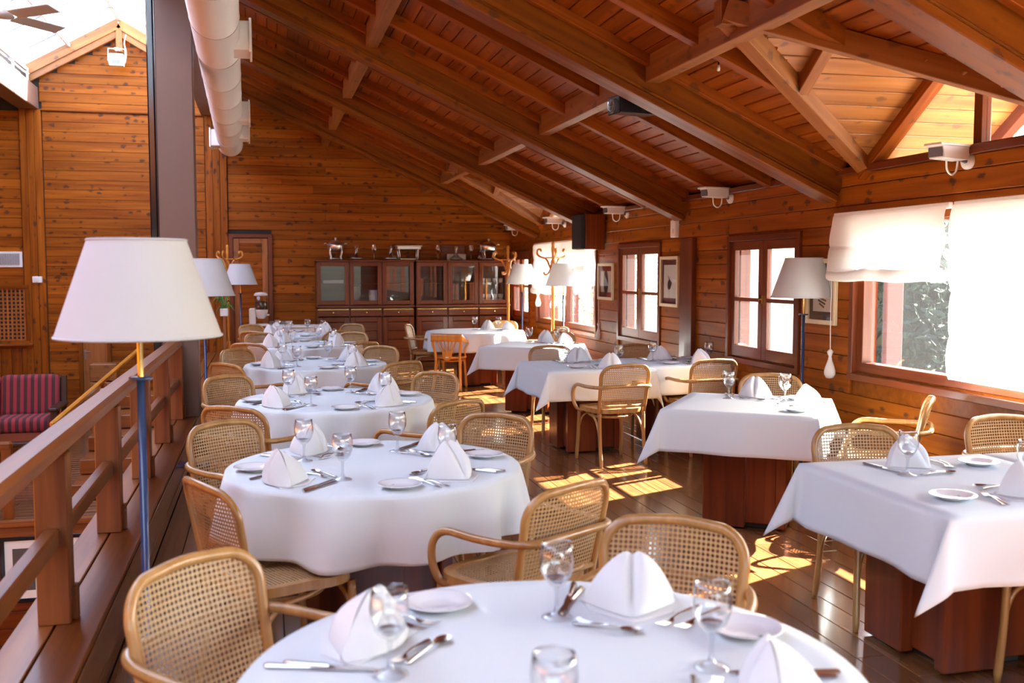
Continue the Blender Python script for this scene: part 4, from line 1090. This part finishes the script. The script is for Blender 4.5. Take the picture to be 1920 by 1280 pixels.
MB().tube([(.14*math.cos(k*PI/10), .135*math.sin(k*PI/10), .39) for k in range(20)], .010, 6, closed=True).build('stretcher_ring', W_FAN, f, True)
# ------------------------------------------------------------------ floor lamps
def make_lamp():
    t = thing('floor_lamp', '', 'lamp', group='white shaded floor lamps')
    MB().lathe([(.0,0),(.13,0),(.135,.006),(.13,.016),(.05,.026),(.02,.04),(.013,.05)], 32).build('base', M_BLUE, t, True)
    MB().lathe([(.0125,.04),(.0125,1.26),(.0,1.26)], 14).build('pole', M_BLUE, t, True)
    MB().lathe([(.0,1.258),(.034,1.258),(.036,1.263),(.034,1.268),(.0,1.268)], 20).build('collar', M_BLUE, t, True)
    MB().lathe([(.009,1.266),(.009,1.44),(.016,1.45),(.016,1.50),(.0,1.50)], 12).build('brass_neck', M_BRASS, t, True)
    MB().lathe([(.248,1.395),(.146,1.695)], 64).build('shade', M_SHADE, t, True)
    for r_, z in ((.248,1.396),(.146,1.694)): MB().tube([(r_*math.cos(k*PI/24), r_*math.sin(k*PI/24), z) for k in range(48)], .004, 6, closed=True).build('shade_rim', M_SHADE, t, True)
    sp_ = MB()
    for k in range(3): a = k*2*PI/3; sp_.tube([(0,0,1.49),(.146*math.cos(a), .146*math.sin(a), 1.69)], .0025, 5)
    sp_.build('spider', M_BRASS, t)
    return t
L0 = make_lamp()
LAMPS = [(-.385, 3.30, 'nearest white shaded floor lamp standing by the railing'), (-.49, 8.55, 'second white shaded floor lamp beside the steel post'),
         (-.36, 15.3, 'small looking floor lamp at the back left in front of the door'), (4.02, 6.90, 'white shaded floor lamp by the right wall in front of a picture'),
         (3.86, 14.95, 'floor lamp in the far right corner left of the front coat stand'), (3.92, 12.95, 'beige looking floor lamp in front of the far window')]
for i, (x, y, lb) in enumerate(LAMPS):
    o = L0 if i == 0 else copy_tree(L0); o.location = (x, y, 0); o['label'] = lb; o.rotation_euler = (0, 0, i*.7)

# ------------------------------------------------------------------ coat stands
def make_rack():
    t = thing('coat_stand', '', 'coat stand', group='bentwood coat stands')
    MB().lathe([(.0,0),(.02,0),(.022,.3),(.022,1.42),(.026,1.44),(.024,1.47),(.018,1.50),(.018,1.84),(.022,1.86),(.024,1.90),(.019,1.94),(.024,1.965),(.016,1.995),(.0,2.0)], 16).build('pole', W_FAN, t, True)
    for k in range(6):
        a = k*PI/3+.25; R_ = Matrix.Rotation(a, 3, 'Z')
        pts = [(.02,0,1.50),(.07,0,1.47),(.125,0,1.50),(.13,0,1.56)] if k % 2 else [(.022,0,1.56),(.05,0,1.66),(.10,0,1.755),(.19,0,1.79),(.235,0,1.83),(.225,0,1.885),(.185,0,1.89),(.18,0,1.86)]
        if k % 2: pts = [(.022,0,1.74),(.035,0,1.66),(.055,0,1.60),(.10,0,1.55),(.15,0,1.545),(.165,0,1.58)]
        MB().tube([R_ @ p for p in spline(pts, 5)], .014, 8).build('hook', W_FAN, t, True)
    MB().tube([(.11*math.cos(k*PI/12), .11*math.sin(k*PI/12), 1.775) for k in range(24)], .010, 6, closed=True).build('ring', W_FAN, t, True)
    for k in range(4):
        a = k*PI/2+.5; R_ = Matrix.Rotation(a, 3, 'Z')
        MB().tube([R_ @ p for p in spline([(.022,0,.5),(.06,0,.38),(.16,0,.25),(.24,0,.12),(.25,0,.02),(.29,0,.011)], 5)], .011, 8).build('foot', W_FAN, t, True)
    return t
K0 = make_rack()
for i, (x, y, lb) in enumerate([(-.565, 16.15, 'bentwood coat stand at the back left beside the pilaster'), (3.78, 15.55, 'bentwood coat stand in front of the right cabinet'), (3.86, 13.25, 'nearer bentwood coat stand in front of the far blinds')]):
    o = K0 if i == 0 else copy_tree(K0); o.location = (x, y, 0); o['label'] = lb; o.rotation_euler = (0, 0, (.0, .5, .15)[i])

# ------------------------------------------------------------------ white wall spotlights under the beams
def make_spot():
    t = thing('wall_spotlight', '', 'wall light', group='white boxed wall spotlights')
    MB().lathe([(.0,-.002),(.048,0),(.05,.012),(.03,.03),(.0,.034)], 20).build('wall_plate', M_WHITE, t, True).rotation_euler = (0, -PI/2, 0)
    MB().tube([(-.03,0,0),(-.07,0,.01),(-.09,.0,.035)], .016, 8).build('joint', M_GREY, t, True)
    h = MB(); h.prism([(-.29,.045),(-.28,.005),(-.08,.0),(-.06,.05),(-.06,.075),(-.30,.075)], -.055, .055, 'y')
    ho = h.build('housing', M_WHITE, t)
    MB().box(-.325, -.05, -.062, .062, .075, .092, .004).build('hood', M_WHITE, t)
    MB().box(-.298, -.29, -.048, .048, .012, .07).build('lens', M_GREY, t)
    MB().tube(spline([(-.10,0,.0),(-.11,0,-.06),(-.15,0,-.085),(-.19,0,-.06),(-.20,.0,.005)], 5), .006, 6).build('cable', M_WHITE, t, True)
    return t
S0 = make_spot()
for i, (y, lb) in enumerate([(5.22, 'white spotlight over the near window blinds'), (8.38, 'white spotlight above the four-pane casement'), (11.05, 'white spotlight right of the speaker'), (13.55, 'white spotlight between the far beams'), (15.9, 'white spotlight nearest the far corner')]):
    o = S0 if i == 0 else copy_tree(S0); o.location = (R-.024, y, 2.255); o['label'] = lb; o.rotation_euler = (0, 0, d((14, 10, 8, 6, 5)[i]))

sp = thing('loudspeaker', 'wooden box loudspeaker with black grille on the right wall', 'speaker', (R-.19, 11.93, 1.86), d(4))
MB().box(-.13, .13, -.17, .17, 0, .44, .006).build('cabinet', W_CABZ, sp); MB().box(-.185, -.131, -.165, .165, .005, .435, .01).build('grille', M_GRILL, sp)
beam('bracket', (.12, .0, .40), (.16, .05, .40), .03, .02, M_GREY, sp)
pj = thing('ceiling_projector', 'black spotlight hanging under the second ceiling beam', 'spotlight', (2.66, 7.02, 2.80), d(10))
MB().box(-.16, .16, -.08, .08, -.05, .06, .012).build('housing', M_BLACK, pj)
MB().lathe([(.0,.0),(.045,.002),(.055,.02),(.05,.03),(.03,.02),(.0,.012)], 20).build('lens', M_GLASS, pj, True, loc=(-.165,0,.0)).rotation_euler = (0, -PI/2, 0)
MB().box(-.17, -.158, -.085, .085, -.06, .07, .008).build('bezel', M_BLACK, pj); MB().box(-.03, .03, -.02, .02, .055, .24).build('bracket', M_BLACK, pj)
cd = thing('pull_cord', 'short cord with a white knob hanging from the ceiling', 'cord', (2.79, 5.87, 2.87))
MB().tube([(0,0,.02),(0,0,.1)], .005, 6).build('cord', M_BLACK, cd); MB().lathe([(.0,-.02),(.010,-.018),(.012,0),(.008,.018),(.0,.02)], 12).build('knob', M_WHITE, cd, True)

# ------------------------------------------------------------------ framed pictures on the right wall
def picture(y0, y1, z0, z1, mat, inset, label, art):
    t = thing('framed_picture', label, 'picture', (R-.022, (y0+y1)/2, z0), PI/2, 'framed pictures on the right wall')
    W = y1-y0; H = z1-z0; fw = .035     # local x runs along the wall, local y points into the wall (-y to the room)... room side is +y
    for z in (fw/2, H-fw/2): beam('frame_rail', (-W/2, .014, z), (W/2, .014, z), .028, fw, M_CREAM, t)
    for x in (-W/2+fw/2, W/2-fw/2): beam('frame_stile', (x, .014, 0), (x, .014, H), fw, .029, M_CREAM, t, up=(0,1,0))
    MB().box(-W/2+fw, W/2-fw, .002, .006, fw, H-fw).build('mat', mat, t)
    MB().box(-W/2+fw+inset, W/2-fw-inset, .006, .008, fw+inset*1.25, H-fw-inset*1.25).build('paper', M_PAPER, t)
    art(t, W, H)
    MB().box(-W/2+fw, W/2-fw, .016, .018, fw, H-fw).build('glass', M_PGLAS, t)
def blob(t, P, mat, name='drawing', y=.009):
    MB().prism(P, y, y+.001, 'y').build(name, mat, t)
def ell(cx, cz, rx, rz_, n=20, rot=0):
    return [(cx+rx*math.cos(2*PI*k/n)*math.cos(rot)-rz_*math.sin(2*PI*k/n)*math.sin(rot), cz+rx*math.cos(2*PI*k/n)*math.sin(rot)+rz_*math.sin(2*PI*k/n)*math.cos(rot)) for k in range(n)]
def art1(t, W, H):
    blob(t, ell(0, H*.48, .085, .155), M_MATG); blob(t, ell(.0, H*.36, .07, .075), M_INK, y=.0105); blob(t, ell(.0, H*.62, .03, .05), M_INK, y=.0105)
def art2(t, W, H):
    blob(t, ell(.01, H*.44, .045, .055, rot=.4), M_INK); blob(t, ell(-.03, H*.455, .03, .02, rot=-.5), M_INKB, y=.0105)
    for a, b in (((.0,H*.5),(.05,H*.62)), ((.01,H*.5),(.0,H*.6)), ((.0,H*.36),(.01,H*.42)), ((.03,H*.34),(.02,H*.42))):
        beam('drawing', (a[0], .0095, a[1]), (b[0], .0095, b[1]), .006, .002, M_MATG, t, up=(0,1,0), c=0)
def art3(t, W, H):
    for k in range(9):
        z = H*(.26+.05*k); w_ = .02+.055*math.sin(PI*(k+1)/11)
        beam('drawing', (-w_, .0095, z), (w_, .0095, z+.03), .014, .002, M_MATG if k % 2 else M_INKB, t, up=(0,1,0), c=0)
picture(11.50, 12.06, 1.235, 1.69, M_MATR, .05, 'cream framed picture with a red mat and a dark oval beside the speaker', art1)
picture(9.52, 10.00, 1.22, 1.75, M_MATB, .045, 'cream framed bird drawing with a burgundy mat right of the casement', art2)
picture(6.60, 7.02, 1.19, 1.69, M_MATG, .05, 'cream framed print with a grey mat behind the lamp shade', art3)

# ------------------------------------------------------------------ duct, fan, floodlight in the well
du = thing('air_duct', 'long round pale air duct under the skylight beam', 'duct', (-.49, 16.25, 3.56))
dirv = Vector((.0175, -1, 0)).normalized(); seg = MB(); SEGL = 1.16
sm0 = MB().lathe([(.0,0),(.186,0),(.19,.004),(.19,.03),(.188,.034),(.188,SEGL-.01),(.192,SEGL-.006),(.192,SEGL)], 32).mesh('duct_section', M_DUCT, 'auto')
q_ = dirv.to_track_quat('Z', 'Y')
for k in range(17):
    o = link('duct_section', sm0, du, tuple(dirv*(k*SEGL))); o.rotation_mode = 'QUATERNION'; o.rotation_quaternion = q_
for yy, s in ((14.7, 1), (13.0, 1), (8.9, 1), (15.6, -1), (6.6, -1), (5.4, 1)):
    p = dirv*(16.25-yy)
    MB().box(p.x+s*.12, p.x+s*.27, p.y-.19, p.y+.19, -.13, .11, .01).build('outlet', M_DUCT, du)
    MB().box(p.x+s*.265, p.x+s*.285, p.y-.21, p.y+.21, -.15, .13, .004).build('outlet_flange', M_DUCT, du)
for yy in (14.9, 12.2, 9.4, 6.6): p = dirv*(16.25-yy); beam('hanger', (p.x, p.y, .18), (p.x, p.y, .55), .03, .006, M_GREY, du, up=(0,1,0))

fa = thing('ceiling_fan', 'grey ceiling fan hanging under the skylight', 'ceiling fan', (XRIDGE, 9.5, 3.78), d(52))
MB().lathe([(.0,-.03),(.07,-.02),(.10,.02),(.10,.08),(.05,.12),(.015,.14)], 24).build('motor', M_FANB, fa, True)
MB().lathe([(.014,.13),(.014,1.60),(.04,1.62)], 12).build('rod', M_WHITE, fa, True)
for k in range(4):
    a = k*PI/2; o = MB().box(.10, .58, -.07, .07, -.005, .007, .004).build('blade', M_FANB, fa); o.rotation_euler = (d(-15), 0, a)
fx = thing('floodlight', 'white floodlight hanging from the gable post under the skylight', 'floodlight', (XRIDGE-.02, YB-.30, 4.72))
MB().prism([(-.10,.0),(.10,.0),(.12,.10),(.09,.18),(-.09,.18),(-.12,.10)], -.06, .06, 'y').build('housing', M_WHITE, fx)
MB().box(-.06, .06, -.072, -.058, .03, .08).build('lens', M_GREY, fx)
MB().tube([(-.125,0,.08),(-.12,0,.26),(.12,0,.26),(.125,0,.08)], .008, 6).build('yoke', M_WHITE, fx)
MB().box(-.03, .03, -.02, .20, .25, .275).build('mount', M_WHITE, fx)
MB().tube(spline([(.12,.0,.05),(.14,0,.2),(.11,.03,.35),(.13,.1,.5)], 5), .007, 6).build('cable', M_WHITE, fx, True)

# ------------------------------------------------------------------ buffet at the back left
bt = thing('buffet_table', 'wooden side table with a white top by the back door', 'table', (-.02, 15.95, 0))
MB().box(-.30, .42, -.22, .22, .72, .75, .004).build('table_top', W_DOOR, bt); MB().box(-.1, .44, -.24, .24, .75, .758, .002).build('runner', M_CLOTH, bt)
for sx in (-.26, .38):
    for sy in (-.18, .18): beam('leg', (sx, sy, 0), (sx, sy, .72), .05, .05, W_DOOR, bt, up=(0,1,0))
dp = thing('cereal_dispenser', 'white dispenser with a clear hopper of dark flakes on the side table', 'dispenser', (-.10, 15.9, .758))
MB().box(-.15, -.05, -.09, .09, 0, .26, .015).build('stand', M_WHITE, dp); MB().box(-.16, .13, -.1, .1, 0, .02, .006).build('base', M_WHITE, dp)
MB().lathe([(.0,.13),(.05,.13),(.055,.17),(.095,.24),(.10,.46),(.0,.46)], 24).build('hopper', M_GLASS, dp, True, loc=(.03,0,0)); MB().lathe([(.0,.16),(.05,.165),(.09,.245),(.094,.36),(.0,.37)], 24).build('flakes', M_COFFEE, dp, True, loc=(.03,0,0))
MB().lathe([(.05,.10),(.075,.13),(.10,.20),(.105,.235),(.10,.24)], 24).build('collar', M_WHITE, dp, True, loc=(.03,0,0)); MB().lathe([(.104,.455),(.104,.475),(.08,.5),(.0,.51)], 24).build('lid', M_WHITE, dp, True, loc=(.03,0,0))
MB().tube([(.10,-.05,.16),(.15,-.08,.16)], .014, 8).build('knob', M_WHITE, dp, True)
gb = MB().lathe([(.0,0),(.05,0),(.07,.03),(.075,.06),(.07,.062),(.045,.01)], 18).mesh('glass_bowl', M_STEM, True)
for k, lb in enumerate(('left glass bowl beside the dispenser', 'middle glass bowl beside the dispenser', 'right glass bowl beside the dispenser')):
    tag(link('glass_bowl', gb, None, (.12+k*.11, 15.86+.06*(k % 2), .758)), lb, 'bowl', 'glass bowls on the buffet')
wb = thing('white_sideboard', 'low white sideboard behind the last round table', 'sideboard', (.52, 15.65, 0))
MB().box(-.34, .36, -.22, .22, .04, .735, .01).build('body', M_WHITE, wb); MB().box(-.36, .38, -.24, .24, .735, .76, .005).build('top', M_WHITE, wb)
MB().box(.365, .375, -.2, .2, .1, .7).build('side_panel', M_GREY, wb)
pp = thing('trailing_plant', 'green trailing plant behind the second lamp', 'plant', (-.62, 15.9, .9))
MB().box(-.06, .06, -.06, .06, 0, .12, .01).build('pot', M_WHITE, pp); beam('stand', (0, 0, -.9), (0, 0, 0), .05, .05, W_DOOR, pp, up=(0,1,0))
for k in range(16):
    a = random.uniform(0, 6.28); r_ = random.uniform(.08, .22); z = random.uniform(.12, .32)
    MB().tube(spline([(0,0,.1),(r_*.5*math.cos(a), r_*.5*math.sin(a), z),(r_*math.cos(a), r_*math.sin(a), z-.1)], 4), [.003,.008,.012,.013,.012,.012,.010,.006,.001], 5, flat=.2).build('leaf', plain('leaf_green', srgb(70,120,50), .5) if 'leaf_green' not in MATS else MATS['leaf_green'], pp, True)
# ------------------------------------------------------------------ sunken lounge seen past the railing
ZL = -.85
so_ = thing('striped_sofa', 'red and black striped sofa in the sunken lounge', 'sofa', (-3.52, 14.45, ZL))
for s in (-1, 1):
    beam('leg', (s*.78, -.32, 0), (s*.78, -.32, .62), .07, .07, M_DKW, so_, up=(0,1,0)); beam('leg', (s*.78, .34, 0), (s*.78, .42, 1.0), .07, .07, M_DKW, so_, up=(0,1,0))
    MB().box(s*.78-.06, s*.78+.06, -.42, .36, .60, .65, .015).build('armrest', M_DKW, so_)
MB().box(-.76, .76, -.34, .36, .22, .32, .01).build('seat_frame', M_DKW, so_)
def cushion(w_, d_, h_, nm, par, loc, rx=0):
    b = bmesh.new(); bmesh.ops.create_cube(b, size=1); bmesh.ops.scale(b, verts=b.verts, vec=(w_, d_, h_)); bmesh.ops.bevel(b, geom=b.edges[:], offset=min(w_, d_, h_)*.42, segments=4, profile=.6, affect='EDGES')
    me = bpy.data.meshes.new(nm); b.to_mesh(me); b.free(); me.materials.append(M_SOFA); me.polygons.foreach_set('use_smooth', [True]*len(me.polygons))
    o = link(nm, me, par, loc); o.rotation_euler = (rx, 0, 0); return o
for x in (-.37, .37): cushion(.73, .64, .20, 'seat_cushion', so_, (x, -.02, .41)); cushion(.73, .20, .58, 'back_cushion', so_, (x, .30, .74), d(-10))
beam('back_board', (-.76, .42, .8), (.76, .42, .8), .03, .35, M_DKW, so_)
ct = thing('coffee_table', 'dark low coffee table in front of the striped sofa', 'table', (-3.05, 12.9, ZL))
MB().box(-.62, .62, -.38, .38, .40, .45, .012).build('table_top', M_DKW, ct)
MB().box(-.52, .52, -.29, .29, .45, .455).build('inlay', W_CAB, ct)
for sx in (-.52, .52):
    for sy in (-.3, .3): beam('leg', (sx, sy, 0), (sx*.95, sy, .40), .06, .06, M_DKW, ct, up=(0,1,0))
tag(MB().box(-3.62, -3.42, 12.75, 12.95, ZL+.457, ZL+.50, .02).build('folded_cloth', M_NAP), 'small white cloth lying on the coffee table', 'cloth')
lr_ = thing('landing_rail', 'brown rail at the edge of the lounge platform', 'railing', (0, 10.62, ZL))
beam('handrail', (-8.3, 0, .72), (-2.45, 0, .72), .09, .10, W_RAIL, lr_, c=.02); beam('mid_rail', (-8.3, 0, .36), (-2.45, 0, .36), .05, .06, W_RAIL, lr_)
for x in (-7.0, -5.6, -4.2, -2.5): beam('post', (x, 0, 0), (x, 0, .70), .09, .09, W_RAIL, lr_, up=(0,1,0))
# short flight of block steps up to the dining level
stp = struct('staircase', 'block wooden steps between lounge and dining level')
for k in range(5):
    y0 = 11.3+k*.55
    for j in range(k+1): beam('step_board', (-2.05, y0+.27, ZL+.085+j*.17), (-.96, y0+.27, ZL+.085+j*.17), .54, .162, W_RAIL, stp, c=.008)
sr = thing('stair_rail', 'thin sloping stair handrail beyond the main railing', 'railing', (-2.1, 10.7, 0))
beam('handrail', (0, 0, .06), (.36, 4.3, .50), .05, .06, W_FAN, sr, c=.015)
for x, y, z0, z1 in ((.01, .1, ZL, .04), (.18, 2.1, ZL, .24), (.34, 4.1, ZL, .44)): beam('post', (x, y, z0), (x, y, z1), .06, .06, W_RAIL, sr, up=(0,1,0))
cb = thing('drawer_chest', 'small wooden chest with a knob beside the lower door', 'chest', (-2.36, 15.9, ZL))
for k in range(4): 
    o = MB().box(-.19, .19, -.16, .16, k*.27, k*.27+.255, .01).build('drawer', W_DOOR, cb)
    MB().lathe([(.0,-.03),(.016,-.026),(.008,0)], 12).build('knob', M_WHITE, o, True, loc=(0,-.16,k*.27+.13)).rotation_euler = (PI/2,0,0)
sg_ = thing('sign_board', 'small white sign with a red corner on the landing', 'sign', (-1.85, 12.6, .0))
MB().box(-.08, .08, -.01, .01, 0, .2).build('board', M_WHITE, sg_); MB().prism([(-.0,.001),(.08,.001),(.08,.09)], -.013, -.0105, 'y').build('red_corner', M_ORANGE, sg_)
def lowpic(x, w_, label):
    t = thing('framed_photograph', label, 'picture', (x, 10.475, -1.66), 0, 'framed photographs on the lower wall')
    for z in (.02, .64): beam('frame_rail', (-w_/2, 0, z), (w_/2, 0, z), .03, .04, M_BLACK, t)
    for q in (-w_/2+.02, w_/2-.02): beam('frame_stile', (q, 0, 0), (q, 0, .66), .04, .031, M_BLACK, t, up=(0,1,0))
    MB().box(-w_/2+.04, w_/2-.04, .0, .006, .04, .62).build('mat', M_PAPER, t); MB().box(-w_/2+.11, w_/2-.11, -.004, .0, .12, .54).build('photo', M_MATG if w_ < .45 else M_INK, t)
lowpic(-2.86, .52, 'black framed dark photograph at the left edge below the lounge'); lowpic(-2.35, .42, 'black framed photograph behind the nearest railing post'); lowpic(-1.78, .42, 'black framed photograph half hidden by the plinth')
ds = thing('reception_desk', 'white desk far below the railing', 'desk', (-2.9, 8.4, -2.6))
MB().box(-.8, .9, -.35, .35, .0, .72, .01).build('body', W_CAB, ds); MB().box(-.85, .95, -.4, .4, .72, .76, .006).build('top', M_WHITE, ds)
mo = thing('monitor', 'blue lit screen on the white desk', 'monitor', (-2.55, 8.1, -1.84))
MB().box(-.25, .25, -.02, .02, .1, .45, .01).build('case', M_BLACK, mo); MB().box(-.22, .22, -.026, -.02, .13, .42).build('screen', M_SCREEN, mo); MB().box(-.1, .1, -.08, .08, 0, .02).build('foot', M_BLACK, mo); beam('neck', (0, 0, .01), (0, 0, .12), .04, .03, M_BLACK, mo, up=(0,1,0))

# ------------------------------------------------------------------ outside the windows
gm = MB().grid(lambda u, v: (4.31+40*u, -25+80*v, -.35+(1.6*max(0, u*40-6)/34)+.08*math.sin(u*31)*math.sin(v*23)), 40, 40)
gr = tag(gm.build('ground', M_GROUND, None, True), 'pale sunlit ground outside the windows', None, None, 'structure')
gw = struct('garden_wall', 'pale rendered garden wall beyond the casement windows', MB().box(11.5, 11.7, 13.0, 40, -.4, 1.35), M_STUCCO)
def leafy(name, n, box, size, mat, seed, shape=None):
    rn = random.Random(seed); V = []; F = []
    while len(F) < n:
        p = Vector((rn.uniform(-1, 1), rn.uniform(-1, 1), rn.uniform(-1, 1)))
        if shape == 'ball' and (p.length > 1 or p.length < .45): continue
        if shape == 'cone' and math.hypot(p.x, p.y) > (1-p.z)/2+.04: continue
        c = Vector((p.x*box[0], p.y*box[1], p.z*box[2]+box[2]))
        a = Vector((rn.gauss(0,1), rn.gauss(0,1), rn.gauss(0,1))).normalized(); b = a.orthogonal().normalized(); s = size*rn.uniform(.6, 1.4)
        k = len(V); V += [c-a*s, c+b*s*.35, c+a*s, c-b*s*.35]; F.append((k, k+1, k+2, k+3))
    m = MB(); m.add(V, F); return m
for i, (x, y, rx, ry, h) in enumerate([(9.0, 9.6, 1.2, 1.28, 3.0), (9.0, 12.3, 1.2, 1.3, 3.0), (9.0, 6.95, 1.2, 1.28, 3.0)]):
    t = thing('conifer_bush', ('dark green conifer filling the near window', 'dark green conifer behind the first one outside', 'dark green conifer at the right outside the near window')[i], 'tree', (x, y, -.35), 0, 'conifers outside')
    leafy('foliage', 13000, (rx, ry, h/2), .085, M_HEDGE, i).build('foliage', M_HEDGE, t, fix=False)['kind'] = 'stuff'
    MB().tube([(0,0,0),(0,0,h*.8)], .12, 8).build('trunk', M_BARK, t)
    MB().grid(lambda u, v: (rx*.8*(1+.12*math.sin(u*31+v*9))*math.cos(2*PI*u)*math.sin(PI*min(.98, .12+v*.86))**.4, ry*.8*(1+.12*math.sin(u*25+v*13))*math.sin(2*PI*u)*math.sin(PI*min(.98, .12+v*.86))**.4, .2+v*(h-.35)), 30, 12).build('inner_growth', M_HEDGE, t, True)
for i, (x, y, r_, h) in enumerate([(7.2, 21.5, 1.6, 2.0), (8.6, 25.5, 2.0, 3.2), (14.5, 16.0, 2.2, 4.6)]):
    t = thing('blossom_tree', ('pale leafy shrub outside the far window', 'pale leafy tree farther behind the far window', 'bare pale tree seen through the dormer gable')[i], 'tree', (x, y, -.35), 0, 'pale trees outside')
    leafy('foliage', 3200, (r_, r_, h/2), .09, M_BUSH, 20+i, 'ball').build('foliage', M_BUSH, t, fix=False, loc=(0,0,.5))['kind'] = 'stuff'
    br = MB(); br.tube([(0,0,0),(.1,0,h*.5),(0,.1,h)], [.1,.07,.02], 8)
    for k in range(7):
        a = k*.9; br.tube([(.05,0,.5+h*.07*k),(r_*.5*math.cos(a), r_*.5*math.sin(a), .9+h*.08*k),(r_*.8*math.cos(a), r_*.8*math.sin(a), 1.2+h*.1*k)], [.04,.025,.008], 6)
    br.build('branches', M_BARK, t)
